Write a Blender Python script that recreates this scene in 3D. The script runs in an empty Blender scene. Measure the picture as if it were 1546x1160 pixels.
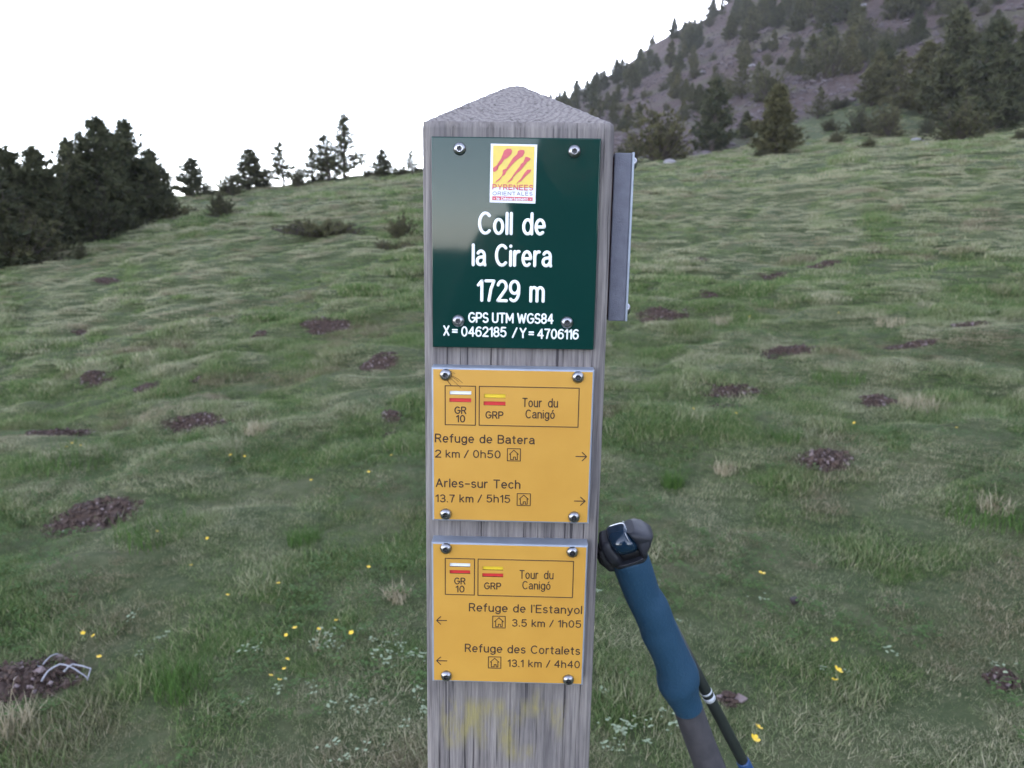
import bpy, bmesh, math, random
import numpy as np
from mathutils import Vector, Matrix
random.seed(7); rng = np.random.default_rng(11)
S = bpy.context.scene; COL = S.collection

# ------------------------------------------------------------------ camera
CX, CY, F = 773.0, 580.0, 1116.0
PITCH, ROLL, PSI = math.radians(11.31), math.radians(0.87), math.radians(-1.163)
CAMZ = 1.45
_f = np.array([0, math.cos(PITCH), -math.sin(PITCH)]); _u = np.array([0, math.sin(PITCH), math.cos(PITCH)]); _x = np.array([1., 0, 0])
_x2 = math.cos(ROLL)*_x + math.sin(ROLL)*_u; _u2 = -math.sin(ROLL)*_x + math.cos(ROLL)*_u
EYE = np.array([0, 0, CAMZ])
cd = bpy.data.cameras.new('camera'); cam = bpy.data.objects.new('camera', cd); COL.objects.link(cam)
cam.matrix_world = Matrix(((_x2[0], _u2[0], -_f[0], 0), (_x2[1], _u2[1], -_f[1], 0), (_x2[2], _u2[2], -_f[2], CAMZ), (0, 0, 0, 1)))
cd.sensor_width = 36; cd.lens = F/1546*36; cd.clip_start = 0.01; cd.clip_end = 5000
cd.dof.use_dof = True; cd.dof.focus_distance = 0.57; cd.dof.aperture_fstop = 14
S.camera = cam

# ------------------------------------------------------------------ light
SUN_EL, SUN_AZ = math.radians(12.0), math.radians(17.0)      # low sun still behind the ridge ahead (azimuth from +Y to +X)
W = bpy.data.worlds.new('World'); S.world = W; W.use_nodes = True
wn = W.node_tree.nodes; wl = W.node_tree.links; wn.clear()
sky = wn.new('ShaderNodeTexSky'); sky.sky_type = 'NISHITA'; sky.sun_disc = False
sky.sun_elevation = SUN_EL; sky.sun_rotation = SUN_AZ; sky.altitude = 1700; sky.air_density = 1.0; sky.dust_density = 0.4; sky.ozone_density = 1.5
bg = wn.new('ShaderNodeBackground'); bg.inputs[1].default_value = 0.15
wo = wn.new('ShaderNodeOutputWorld'); bw = wn.new('ShaderNodeRGBToBW'); wl.new(sky.outputs[0], bw.inputs[0]); hs = wn.new('ShaderNodeMix'); hs.data_type = 'RGBA'; hs.clamp_result = False; hs.inputs[0].default_value = .62; wl.new(sky.outputs[0], hs.inputs[6]); wl.new(bw.outputs[0], hs.inputs[7]); wl.new(hs.outputs[2], bg.inputs[0]); wl.new(bg.outputs[0], wo.inputs[0])
sd = bpy.data.lights.new('sun', 'SUN'); sd.energy = 2.0; sd.angle = math.radians(0.5); sd.color = (1, .93, .82)
so = bpy.data.objects.new('sun', sd); COL.objects.link(so)
dirv = Vector((math.sin(SUN_AZ)*math.cos(SUN_EL), math.cos(SUN_AZ)*math.cos(SUN_EL), math.sin(SUN_EL)))
so.rotation_euler = dirv.to_track_quat('Z', 'Y').to_euler()
vs = S.view_settings; vs.view_transform = 'Standard'; vs.look = 'None'; vs.gamma = 1; vs.use_curve_mapping = False
vs.exposure = 3.2
vs.use_white_balance = True; vs.white_balance_temperature = 6250; vs.white_balance_tint = 17
S.cycles.max_bounces = 5; S.cycles.diffuse_bounces = 3; S.cycles.transmission_bounces = 3; S.cycles.caustics_reflective = False; S.cycles.caustics_refractive = False

# ------------------------------------------------------------------ helpers
def ray(px, py):
    d = _f*F + _x2*(px-CX) - _u2*(py-CY); return d/np.linalg.norm(d)
def tag(o, label=None, cat=None, group=None, kind=None):
    for k, v in (('label', label), ('category', cat), ('group', group), ('kind', kind)):
        if v: o[k] = v
    return o
def link(name, me, parent=None, mat=None):
    o = bpy.data.objects.new(name, me); COL.objects.link(o)
    if parent is not None: o.parent = parent
    if mat is not None:
        me.materials.clear(); me.materials.append(mat)
    return o
def empty(name, loc, rz=0):
    o = bpy.data.objects.new(name, None); COL.objects.link(o); o.location = loc; o.rotation_euler = (0, 0, rz); o.empty_display_size = .1; return o
def mesh(name, v, f, smooth=False):
    me = bpy.data.meshes.new(name)
    v = np.asarray(v, dtype=np.float32)
    if isinstance(f, np.ndarray):
        n = f.shape[1]
        me.vertices.add(len(v)); me.vertices.foreach_set('co', v.ravel())
        me.loops.add(f.size); me.loops.foreach_set('vertex_index', f.astype(np.int32).ravel())
        me.polygons.add(len(f)); me.polygons.foreach_set('loop_start', np.arange(0, f.size, n, dtype=np.int32))
        me.update(calc_edges=True)
    else:
        me.from_pydata([tuple(map(float, p)) for p in v], [], f); me.update()
    if smooth: me.polygons.foreach_set('use_smooth', np.ones(len(me.polygons), dtype=bool))
    return me
def fattr(me, name, arr, dom='POINT'):
    a = me.attributes.new(name, 'FLOAT', dom); a.data.foreach_set('value', np.asarray(arr, dtype=np.float32))
def bevel_box(lo, hi, bev=0.002, seg=2):
    bm = bmesh.new(); bmesh.ops.create_cube(bm, size=1)
    lo = Vector(lo); hi = Vector(hi); c = (lo+hi)/2; d = hi-lo
    for v in bm.verts: v.co = Vector((v.co.x*d.x, v.co.y*d.y, v.co.z*d.z)) + c
    if bev: bmesh.ops.bevel(bm, geom=bm.edges[:], offset=bev, segments=seg, affect='EDGES', profile=.6)
    me = bpy.data.meshes.new('box'); bm.to_mesh(me); bm.free(); return me
def _hash(i, j, s):
    n = (i*374761393 + j*668265263 + s*974634777) & 0xffffffff
    n = ((n ^ (n >> 13))*1274126177) & 0xffffffff
    return ((n ^ (n >> 16)) & 0xffff)/65535.0
def vnoise(x, y, s=0):
    x = np.asarray(x, float); y = np.asarray(y, float)
    i = np.floor(x).astype(np.int64); j = np.floor(y).astype(np.int64); u = x-i; v = y-j
    u = u*u*u*(u*(u*6-15)+10); v = v*v*v*(v*(v*6-15)+10)
    return (_hash(i, j, s)*(1-u)+_hash(i+1, j, s)*u)*(1-v)+(_hash(i, j+1, s)*(1-u)+_hash(i+1, j+1, s)*u)*v
def fbm(x, y, s=0, o=3):
    t = 0; a = .5; n = 0
    for k in range(o):
        t = t + a*vnoise(x*2**k+17.3*k, y*2**k-9.1*k, s+k); n += a; a *= .5
    return t/n
def tube(pts, rad, n=8, caps=True):
    pts = [np.asarray(p, float) for p in pts]; v = []; f = []
    up = np.array([0.3, .2, 1.0])
    for i, p in enumerate(pts):
        t = pts[min(i+1, len(pts)-1)] - pts[max(i-1, 0)]; t = t/np.linalg.norm(t)
        a = np.cross(t, up); a /= np.linalg.norm(a); b = np.cross(t, a)
        r = rad[i] if hasattr(rad, '__len__') else rad
        for k in range(n):
            q = 2*math.pi*k/n; v.append(p + r*(math.cos(q)*a + math.sin(q)*b))
    for i in range(len(pts)-1):
        for k in range(n):
            f.append((i*n+k, i*n+(k+1) % n, (i+1)*n+(k+1) % n, (i+1)*n+k))
    if caps: f.append(tuple(range(n))[::-1]); f.append(tuple((len(pts)-1)*n+k for k in range(n)))
    return v, f
def merge(parts):
    V = []; Fc = []
    for v, f in parts:
        o = len(V); V += [tuple(p) for p in v]; Fc += [tuple(i+o for i in q) for q in f]
    return V, Fc

# ------------------------------------------------------------------ materials
def newmat(name):
    m = bpy.data.materials.new(name); m.use_nodes = True; nt = m.node_tree
    return m, nt, nt.nodes['Principled BSDF']
def N(nt, t, **kw):
    n = nt.nodes.new(t)
    for k, v in kw.items():
        if k in n.inputs.keys() if isinstance(k, str) else False: n.inputs[k].default_value = v
        else: setattr(n, k, v)
    return n
def simple(name, col, rough=.5, metal=0, coat=0, noise=None, nscale=40, bump=0, coat_rough=.05, spec=.5):
    m, nt, b = newmat(name); b.inputs['Coat IOR'].default_value = 1.36
    b.inputs['Base Color'].default_value = (*col, 1); b.inputs['Roughness'].default_value = rough; b.inputs['Metallic'].default_value = metal
    b.inputs['Coat Weight'].default_value = coat; b.inputs['Coat Roughness'].default_value = coat_rough; b.inputs['Specular IOR Level'].default_value = spec
    tc = nt.nodes.new('ShaderNodeTexCoord')
    if noise:
        n = nt.nodes.new('ShaderNodeTexNoise'); n.inputs['Scale'].default_value = nscale; n.inputs['Detail'].default_value = 5
        nt.links.new(tc.outputs['Object'], n.inputs['Vector'])
        r = nt.nodes.new('ShaderNodeValToRGB'); r.color_ramp.elements[0].position = .3; r.color_ramp.elements[1].position = .7
        r.color_ramp.elements[0].color = (*noise, 1); r.color_ramp.elements[1].color = (*col, 1)
        nt.links.new(n.outputs['Fac'], r.inputs['Fac']); nt.links.new(r.outputs['Color'], b.inputs['Base Color'])
    if bump:
        n2 = nt.nodes.new('ShaderNodeTexNoise'); n2.inputs['Scale'].default_value = nscale*6; n2.inputs['Detail'].default_value = 3
        nt.links.new(tc.outputs['Object'], n2.inputs['Vector'])
        bp = nt.nodes.new('ShaderNodeBump'); bp.inputs['Strength'].default_value = bump; bp.inputs['Distance'].default_value = .001
        nt.links.new(n2.outputs['Fac'], bp.inputs['Height']); nt.links.new(bp.outputs['Normal'], b.inputs['Normal'])
    return m

M_green = simple('green_enamel', (.0015, .031, .025), .5, coat=1, coat_rough=.05, noise=(.001, .027, .022), nscale=9, spec=.05)
M_yellow = simple('yellow_coat', (.57, .305, .050), .42, noise=(.53, .275, .043), nscale=30, bump=.08)
M_alu = simple('aluminium_edge', (.36, .40, .47), .5, metal=.35, noise=(.28, .31, .37), nscale=60, bump=.1)
M_sidealu = simple('weathered_side_metal', (.145, .15, .19), .6, metal=.2, noise=(.115, .12, .155), nscale=140, bump=.35)
M_white = simple('white_paint', (.82, .84, .85), .45)
M_red = simple('red_paint', (.62, .035, .035), .4)
M_pinkred = simple('faded_red_print', (.58, .10, .12), .5, noise=(.52, .09, .11), nscale=300)
M_stickyellow = simple('faded_yellow_print', (.72, .55, .10), .5, noise=(.66, .50, .12), nscale=200)
M_stickwhite = simple('sticker_white', (.72, .75, .82), .4)
M_slate = simple('slate_print', (.17, .13, .22), .5)
M_black = simple('engraved_dark', (.035, .016, .012), .7)
M_byellow = simple('bright_yellow_paint', (.80, .56, .03), .4)
M_steel = simple('steel', (.42, .42, .44), .30, metal=1, noise=(.30, .30, .32), nscale=300)
M_steeldark = simple('socket_dark', (.06, .06, .065), .5, metal=.8)
M_gapshade_fibre = simple('gap_shade_and_fibre', (.10, .03, .025), .8, noise=(.05, .015, .015), nscale=80)  # dark red for the side gap's painted shade and for the fibres

def wood_mat():
    m, nt, b = newmat('weathered_wood'); L = nt.links.new
    tc = nt.nodes.new('ShaderNodeTexCoord')
    def noi(scale, sc, det=6, rough=.6, dist=0):
        mp = nt.nodes.new('ShaderNodeMapping'); mp.inputs['Scale'].default_value = sc
        L(tc.outputs['Object'], mp.inputs['Vector'])
        n = nt.nodes.new('ShaderNodeTexNoise'); n.inputs['Scale'].default_value = scale; n.inputs['Detail'].default_value = det
        n.inputs['Roughness'].default_value = rough; n.inputs['Distortion'].default_value = dist
        L(mp.outputs['Vector'], n.inputs['Vector']); return n.outputs['Fac']
    def ramp(fac, stops):
        r = nt.nodes.new('ShaderNodeValToRGB'); e = r.color_ramp.elements
        e[0].position, e[0].color = stops[0][0], (*stops[0][1], 1); e[1].position, e[1].color = stops[-1][0], (*stops[-1][1], 1)
        for p, c in stops[1:-1]:
            q = e.new(p); q.color = (*c, 1)
        L(fac, r.inputs['Fac']); return r.outputs['Color']
    def mix(a, b_, fac, bt='MIX'):
        x = nt.nodes.new('ShaderNodeMix'); x.data_type = 'RGBA'; x.blend_type = bt
        for s, i in ((fac, 0), (a, 6), (b_, 7)):
            if isinstance(s, (int, float)): x.inputs[i].default_value = s
            elif isinstance(s, tuple): x.inputs[i].default_value = (*s, 1)
            else: L(s, x.inputs[i])
        return x.outputs[2]
    def math_(op, a, b_=None, c=None):
        x = nt.nodes.new('ShaderNodeMath'); x.operation = op
        for i, s in enumerate((a, b_, c)):
            if s is None: continue
            if isinstance(s, (int, float)): x.inputs[i].default_value = s
            else: L(s, x.inputs[i])
        return x.outputs[0]
    fine = noi(420, (1, 1, .035), 4, .7); med = noi(120, (1, 1, .05), 6, .65, .6); big = noi(9, (1, 1, .35), 3)
    base = ramp(med, [(.28, (.09, .08, .085)), (.43, (.19, .175, .185)), (.54, (.30, .28, .285)), (.70, (.44, .41, .405))])
    base = mix(base, ramp(fine, [(.34, (.07, .062, .068)), (.48, (.26, .24, .25)), (.66, (.46, .43, .425))]), .5)
    base = mix(base, (.20, .19, .19), math_('MULTIPLY', big, .35))
    # thin dark checks along the grain
    crk = noi(260, (1, 1, .02), 2, .5); c1 = ramp(crk, [(.34, (0, 0, 0)), (.39, (1, 1, 1))])
    base = mix(base, (.05, .045, .052), math_('MULTIPLY', math_('SUBTRACT', 1.0, c1), .85))
    # dirty blotches
    blot = ramp(noi(22, (1, 1, .3), 4), [(.52, (0, 0, 0)), (.72, (1, 1, 1))])
    base = mix(base, (.09, .09, .11), math_('MULTIPLY', blot, .45))
    # end grain on the pyramid top (cut slope: normal z high)
    geo = nt.nodes.new('ShaderNodeAttribute'); geo.attribute_name = 'endgrain'
    wv = nt.nodes.new('ShaderNodeTexWave'); wv.wave_type = 'RINGS'; wv.rings_direction = 'Z'; wv.inputs['Scale'].default_value = 64; wv.inputs['Distortion'].default_value = 7; wv.inputs['Detail'].default_value = 4; wv.inputs['Detail Scale'].default_value = 2.2
    wm = nt.nodes.new('ShaderNodeMapping'); wm.inputs['Location'].default_value = (.012, .035, 0); L(tc.outputs['Object'], wm.inputs['Vector']); L(wm.outputs['Vector'], wv.inputs['Vector'])
    eg = mix(ramp(noi(480, (1, 1, .5), 5, .75), [(.34, (.15, .135, .138)), (.5, (.255, .235, .24)), (.66, (.36, .335, .335))]),
             ramp(wv.outputs['Fac'], [(.0, (.16, .14, .14)), (.35, (.28, .255, .25)), (1, (.36, .33, .32))]), .45)
    rad_ = ramp(noi(95, (1, 1, .15), 3, .6, 1.5), [(.36, (.06, .05, .05)), (.41, (1, 1, 1))]); eg = mix(eg, rad_, .35, 'MULTIPLY')
    base = mix(base, eg, geo.outputs['Fac'])
    # traces of old yellow paint
    pa = nt.nodes.new('ShaderNodeAttribute'); pa.attribute_name = 'paint'
    pm = math_('MULTIPLY', ramp(noi(70, (1, 1, .25), 5, .7), [(.40, (0, 0, 0)), (.60, (1, 1, 1))]), pa.outputs['Fac'])
    base = mix(base, (.36, .32, .13), math_('MULTIPLY', pm, .8))
    base = mix(base, (.80, .775, .735), 1.0, 'MULTIPLY')
    L(base, b.inputs['Base Color']); b.inputs['Roughness'].default_value = .85; b.inputs['Specular IOR Level'].default_value = .25
    bp = nt.nodes.new('ShaderNodeBump'); bp.inputs['Strength'].default_value = 1.0; bp.inputs['Distance'].default_value = .002
    egi = math_('SUBTRACT', 1.0, math_('MULTIPLY', geo.outputs['Fac'], .7)); L(math_('MULTIPLY', mix(fine, mix(med, c1, .5), .5), egi), bp.inputs['Height']); L(bp.outputs['Normal'], b.inputs['Normal'])
    return m
M_wood = wood_mat()

# ------------------------------------------------------------------ terrain
def pix_at(px, py):
    d = ray(px, py); return math.atan2(d[0], d[1]), d[2]/math.hypot(d[0], d[1])
crest_px = [(-60, 345), (0, 338), (100, 325), (200, 308), (262, 298), (330, 291), (420, 284), (520, 268), (600, 263), (700, 257), (850, 250), (960, 244), (1050, 238), (1200, 229), (1300, 216), (1420, 212), (1546, 205), (1640, 200)]
ca = np.array([pix_at(*p) for p in crest_px])
cr_a = np.concatenate(([-math.pi, -2.4, -1.5, -1.0], ca[:, 0], [1.0, 1.5, 2.4, math.pi]))
cr_t = np.concatenate(([-.06, -.05, -.10, -.04], ca[:, 1], [ca[-1, 1]+.03, .10, .0, -.06]))
# ground line of the mountain's skyline
mt_px = [(560, 330), (640, 274), (700, 240), (850, 156), (950, 96), (1060, 32), (1200, -60), (1350, -140), (1546, -200)]
ma = np.array([pix_at(*p) for p in mt_px])
mt_a = np.concatenate(([-math.pi, -2.5, -1.2, -.7, -.3], ma[:, 0], [1.1, 1.6, 2.2, 2.7, math.pi]))
mt_t = np.concatenate(([-.02, -.02, -.12, -.12, -.08], ma[:, 1], [.42, .3, .12, .0, -.02]))
# smooth the polylines
AA = np.linspace(-math.pi, math.pi, 1441)
def smoothed(a, t, w):
    y = np.interp(AA, a, t); k = np.hanning(w); k /= k.sum()
    return np.convolve(np.concatenate((y[-w:], y, y[:w])), k, 'same')[w:-w]
CRT = smoothed(cr_a, cr_t, 9); MTT = smoothed(mt_a, mt_t, 9)
RC = 38.0
def hum(x, y):
    n = fbm(x/.40, y/.30, 401, 2); return np.clip((n-.42)/.28, 0, 1)**1.2
def hills(x, y, r):
    w = np.clip((r-1.2)/2.0, 0, 1); wh = np.clip((r-2.5)/4, 0, 1)
    h = (fbm(x/1.0, y/0.6, 3, 2)-.5)*.08*w + (fbm(x/.38, y/.22, 9, 2)-.5)*.075*w + hum(x, y)*(.020*w+.050*wh)
    w2 = np.clip((r-5)/12, 0, 1)
    h = h + (fbm(x/3.6, y/2.2, 21, 2)-.5)*.20*w2 + (fbm(x/1.3, y/.7, 25, 2)-.5)*.11*w2
    w3 = np.clip((r-60)/40, 0, 1)
    h = h + (fbm(x/16, y/16, 31, 4)-.5)*5.0*w3
    return h
def ground(x, y):
    x = np.asarray(x, float); y = np.asarray(y, float)
    r = np.hypot(x, y)+1e-6; a = np.arctan2(x, y)
    E = np.interp(a, AA, CRT); Mt = np.interp(a, AA, MTT)
    z1 = E*r + CAMZ*(r/RC-1)                       # v = E + H/R - H/r
    D = np.maximum(Mt-E, 0); lo = np.minimum(Mt-E, 0)
    rr = [RC, RC*1.18, 58, 75, 105, 160, 260, 420, 900]
    up = [0, -.006, .006, .10, .30, .64, 1.0, .93, .55]
    # right side: rises again to the mountain; elsewhere: falls away behind the crest
    k1 = np.interp(r, rr, [0, 0, 0, .12, .33, .66, 1.0, .95, .6])
    dip = np.interp(r, rr, [0, -.006, .004, .012, 0, 0, 0, 0, 0])
    kf = np.interp(r, rr, [0, .35, .8, 1, 1.1, 1.1, 1, .8, .5])
    v2 = E + D*k1 + np.where(D > 0, dip*np.clip(D/.04, 0, 1), 0) + (lo-.02*(D <= 0))*kf
    z2 = v2*r
    z = np.where(r < RC, z1, z2)
    return CAMZ + z + hills(x, y, r)
def hit(px, py):
    d = ray(px, py); h = math.hypot(d[0], d[1]); ux, uy, s = d[0]/h, d[1]/h, d[2]/h
    r = np.concatenate((np.linspace(1, 12, 800), np.linspace(12, 420, 4000)))
    g = ground(ux*r, uy*r) - (CAMZ + s*r); i = np.nonzero(g >= 0)[0]
    if len(i) == 0: i = [np.argmax(g)]
    q = r[i[0]]; return np.array([ux*q, uy*q, float(ground(ux*q, uy*q))]), q

# molehills: pixel centre, pixel width, pixel height
mole_px = [(1113, 592, 100, 26), (1090, 620, 60, 16), (1245, 698, 70, 44), (1188, 531, 78, 26), (1375, 523, 66, 12), (1465, 493, 46, 9), (1000, 478, 72, 24), (1325, 606, 46, 20),
           (1242, 402, 40, 9), (1165, 420, 36, 9), (1070, 446, 26, 7), (1322, 382, 28, 7), (305, 643, 96, 26), (88, 656, 92, 32), (140, 786, 124, 40), (152, 574, 46, 20), (228, 588, 44, 18),
           (495, 498, 74, 24), (572, 547, 52, 20), (592, 628, 28, 14), (588, 660, 22, 14), (387, 507, 26, 8), (128, 505, 30, 10), (35, 1026, 150, 56), (1512, 1028, 40, 60), (284, 530, 24, 7), (300, 574, 26, 8),
           (1100, 1062, 34, 26), (1058, 392, 24, 6), (160, 424, 34, 8), (1018, 962, 1, 1)]
moles = []
for (mx, my, mw, mh) in mole_px[:-1]:
    P, r = hit(mx, my); moles.append((P[0], P[1], mw*r/F*.5*1.0, min(mw*.8, mh*1.45)*r/F*.5*1.1))
MO = np.array(moles)
def molemask(x, y, grow=1.0):
    m = np.zeros_like(np.asarray(x, float))
    wob = 1 + .8*(fbm(x*14, y*14, 77, 2)-.5)
    for (mx, my, a, b) in MO:
        d = np.hypot((x-mx)/a, (y-my)/b)*wob/grow
        m = np.maximum(m, np.clip((1.15-d)/.35, 0, 1))
    return m
# polar sheet, finer towards the view
az = np.concatenate((np.linspace(-math.pi, -.80, 60, endpoint=False), np.linspace(-.80, .80, 440), np.linspace(.80, math.pi, 60)[1:-1]))
rad = [0.02]
while rad[-1] < 900:
    r = rad[-1]; rad.append(r*1.0085+.004 if r < 50 else r*1.03)
rad = np.array(rad); nA, nR = len(az), len(rad)
Ag, Rg = np.meshgrid(az, rad); X = np.sin(Ag)*Rg; Y = np.cos(Ag)*Rg; Z = ground(X, Y)
V = np.stack([X.ravel(), Y.ravel(), Z.ravel()], 1)
i, j = np.meshgrid(np.arange(nR-1), np.arange(nA)); i = i.ravel(); j = j.ravel(); j2 = (j+1) % nA
Fq = np.stack([i*nA+j, i*nA+j2, (i+1)*nA+j2, (i+1)*nA+j], 1)[:, ::-1]
gme = mesh('meadow', V, Fq, True)
soil = np.zeros(len(V)); near = (Rg.ravel() < 45); soil[near] = molemask(V[near, 0], V[near, 1])
fattr(gme, 'soil', soil)
rv = Rg.ravel(); av = Ag.ravel()
startR = np.interp(av, [-.4, 0, .15, .25, .35, .55, .8], [60, 44, 46, 54, 66, 84, 90])
scr = np.clip((rv-startR*(.85+.4*fbm(V[:, 0]/6, V[:, 1]/6, 5, 3)))/8, 0, 1)
fattr(gme, 'scree', scr)
def ground_mat():
    m, nt, b = newmat('meadow_ground'); L = nt.links.new
    tc = nt.nodes.new('ShaderNodeTexCoord')
    def noi(scale, det=5, rough=.6, dist=0):
        n = nt.nodes.new('ShaderNodeTexNoise'); n.inputs['Scale'].default_value = scale; n.inputs['Detail'].default_value = det
        n.inputs['Roughness'].default_value = rough; n.inputs['Distortion'].default_value = dist
        L(tc.outputs['Object'], n.inputs['Vector']); return n.outputs['Fac']
    def ramp(fac, stops):
        r = nt.nodes.new('ShaderNodeValToRGB'); e = r.color_ramp.elements
        e[0].position, e[0].color = stops[0][0], (*stops[0][1], 1); e[1].position, e[1].color = stops[-1][0], (*stops[-1][1], 1)
        for p, c in stops[1:-1]:
            q = e.new(p); q.color = (*c, 1)
        L(fac, r.inputs['Fac']); return r.outputs['Color']
    def mix(a, b_, fac):
        x = nt.nodes.new('ShaderNodeMix'); x.data_type = 'RGBA'
        for s, i in ((fac, 0), (a, 6), (b_, 7)):
            if isinstance(s, (int, float)): x.inputs[i].default_value = s
            else: L(s, x.inputs[i])
        return x.outputs[2]
    g = mix(ramp(noi(3, 6, .7), [(.35, (.036, .052, .020)), (.5, (.065, .080, .036)), (.68, (.12, .115, .065))]),
            ramp(noi(26, 6, .7), [(.35, (.036, .050, .022)), (.52, (.065, .078, .038)), (.68, (.135, .13, .08))]), .5)
    s = mix(ramp(noi(55, 6, .8), [(.35, (.030, .020, .016)), (.55, (.075, .050, .038)), (.7, (.16, .125, .10))]),
            ramp(noi(240, 3, .7), [(.4, (.03, .018, .016)), (.62, (.10, .07, .065)), (.75, (.28, .25, .25))]), .5)
    c = mix(ramp(noi(.35, 8, .75), [(.32, (.050, .036, .032)), (.5, (.092, .066, .062)), (.66, (.145, .112, .108)), (.8, (.20, .17, .17))]),
            ramp(noi(1.6, 6, .8), [(.35, (.042, .030, .027)), (.5, (.078, .056, .053)), (.7, (.145, .115, .112))]), .55)
    gp = ramp(noi(.09, 5, .6), [(.50, (0, 0, 0)), (.60, (1, 1, 1))])
    mm = nt.nodes.new('ShaderNodeMath'); mm.operation = 'MULTIPLY'; L(gp, mm.inputs[0]); mm.inputs[1].default_value = .55
    gg = ramp(noi(.8, 6, .7), [(.35, (.05, .055, .03)), (.6, (.10, .10, .06))])
    c = mix(c, gg, mm.outputs[0])
    a1 = nt.nodes.new('ShaderNodeAttribute'); a1.attribute_name = 'soil'; a2 = nt.nodes.new('ShaderNodeAttribute'); a2.attribute_name = 'scree'
    col = mix(mix(g, s, a1.outputs['Fac']), c, a2.outputs['Fac'])
    L(col, b.inputs['Base Color']); b.inputs['Roughness'].default_value = .95; b.inputs['Specular IOR Level'].default_value = .1
    bp = nt.nodes.new('ShaderNodeBump'); bp.inputs['Strength'].default_value = .7; bp.inputs['Distance'].default_value = .02
    L(noi(40, 5, .7), bp.inputs['Height'])
    bp2 = nt.nodes.new('ShaderNodeBump'); bp2.inputs['Strength'].default_value = .9; bp2.inputs['Distance'].default_value = .5
    mx = nt.nodes.new('ShaderNodeMath'); mx.operation = 'MULTIPLY'; L(noi(1.2, 6, .75), mx.inputs[0]); L(a2.outputs['Fac'], mx.inputs[1])
    L(mx.outputs[0], bp2.inputs['Height']); L(bp.outputs['Normal'], bp2.inputs['Normal']); L(bp2.outputs['Normal'], b.inputs['Normal'])
    return m
M_ground = ground_mat()
tag(link('ground', gme, None, M_ground), kind='structure')

# ------------------------------------------------------------------ grass
def blade_proto(n, R, h0, h1, w, lean, seed, seg=2):
    g = np.random.default_rng(seed)
    rr = R*np.sqrt(g.random(n)); th = g.random(n)*6.283
    bx, by = rr*np.cos(th), rr*np.sin(th)
    h = g.uniform(h0, h1, n)*(1+.5*(g.random(n) > .93)); di = g.random(n)*6.283; ln = g.uniform(.15, 1, n)*lean*h
    px, py = -np.sin(di), np.cos(di); ww = w*g.uniform(.6, 1.2, n)
    tone = g.random(n)
    vs_, fs = [], []
    rows = seg+1
    V = np.zeros((n, 2*seg+1, 3)); T = np.repeat(tone[:, None], 2*seg+1, 1); Hh = np.zeros((n, 2*seg+1))
    for k in range(seg):
        t = k/seg; wk = ww*(1-t*.55)
        cx = bx+np.cos(di)*ln*t**1.7; cy = by+np.sin(di)*ln*t**1.7; cz = h*(t-.25*t*t*lean)-.006
        V[:, 2*k] = np.stack([cx-px*wk/2, cy-py*wk/2, cz], 1); V[:, 2*k+1] = np.stack([cx+px*wk/2, cy+py*wk/2, cz], 1); Hh[:, 2*k] = Hh[:, 2*k+1] = t
    V[:, -1] = np.stack([bx+np.cos(di)*ln, by+np.sin(di)*ln, h*(1-.25*lean)], 1); Hh[:, -1] = 1
    tri = []
    for k in range(seg-1): tri += [(2*k, 2*k+1, 2*k+3), (2*k, 2*k+3, 2*k+2)]
    tri.append((2*seg-2, 2*seg-1, 2*seg)); tri = np.array(tri)
    Fa = (np.arange(n)[:, None, None]*(2*seg+1) + tri[None]).reshape(-1, 3)
    me = mesh('grass_blades', V.reshape(-1, 3), Fa); fattr(me, 'tone', T.ravel()); fattr(me, 'hh', Hh.ravel())
    return me
def grass_mat():
    m, nt, b = newmat('grass'); L = nt.links.new
    def at(n, t='GEOMETRY'):
        a = nt.nodes.new('ShaderNodeAttribute'); a.attribute_name = n; a.attribute_type = t; return a.outputs['Fac']
    def mix(a, b_, fac):
        x = nt.nodes.new('ShaderNodeMix'); x.data_type = 'RGBA'
        for s, i in ((fac, 0), (a, 6), (b_, 7)):
            if isinstance(s, tuple): x.inputs[i].default_value = (*s, 1)
            elif isinstance(s, (int, float)): x.inputs[i].default_value = s
            else: L(s, x.inputs[i])
        return x.outputs[2]
    def ramp(fac, stops):
        r = nt.nodes.new('ShaderNodeValToRGB'); e = r.color_ramp.elements
        e[0].position, e[0].color = stops[0][0], (*stops[0][1], 1); e[1].position, e[1].color = stops[-1][0], (*stops[-1][1], 1)
        for p, c in stops[1:-1]:
            q = e.new(p); q.color = (*c, 1)
        L(fac, r.inputs['Fac']); return r.outputs['Color']
    green = ramp(at('tone'), [(0, (.055, .108, .032)), (.45, (.120, .192, .060)), (.8, (.21, .265, .105)), (.93, (.33, .32, .18)), (1, (.46, .41, .26))])
    dry = ramp(at('tone'), [(0, (.15, .175, .085)), (.4, (.27, .285, .165)), (.7, (.41, .39, .26)), (1, (.55, .49, .34))])
    dead = ramp(at('tone'), [(0, (.13, .10, .065)), (.5, (.23, .18, .12)), (1, (.38, .33, .24))])
    c = mix(mix(green, dry, at('dry', 'INSTANCER')), dead, at('brown', 'INSTANCER'))
    L(c, b.inputs['Base Color']); b.inputs['Roughness'].default_value = .75; b.inputs['Specular IOR Level'].default_value = .08
    tr = nt.nodes.new('ShaderNodeBsdfTranslucent'); L(c, tr.inputs['Color'])
    ms = nt.nodes.new('ShaderNodeMixShader'); ms.inputs[0].default_value = .3
    L(b.outputs[0], ms.inputs[1]); L(tr.outputs[0], ms.inputs[2]); L(ms.outputs[0], nt.nodes['Material Output'].inputs['Surface'])
    return m
M_grass = grass_mat()
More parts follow.
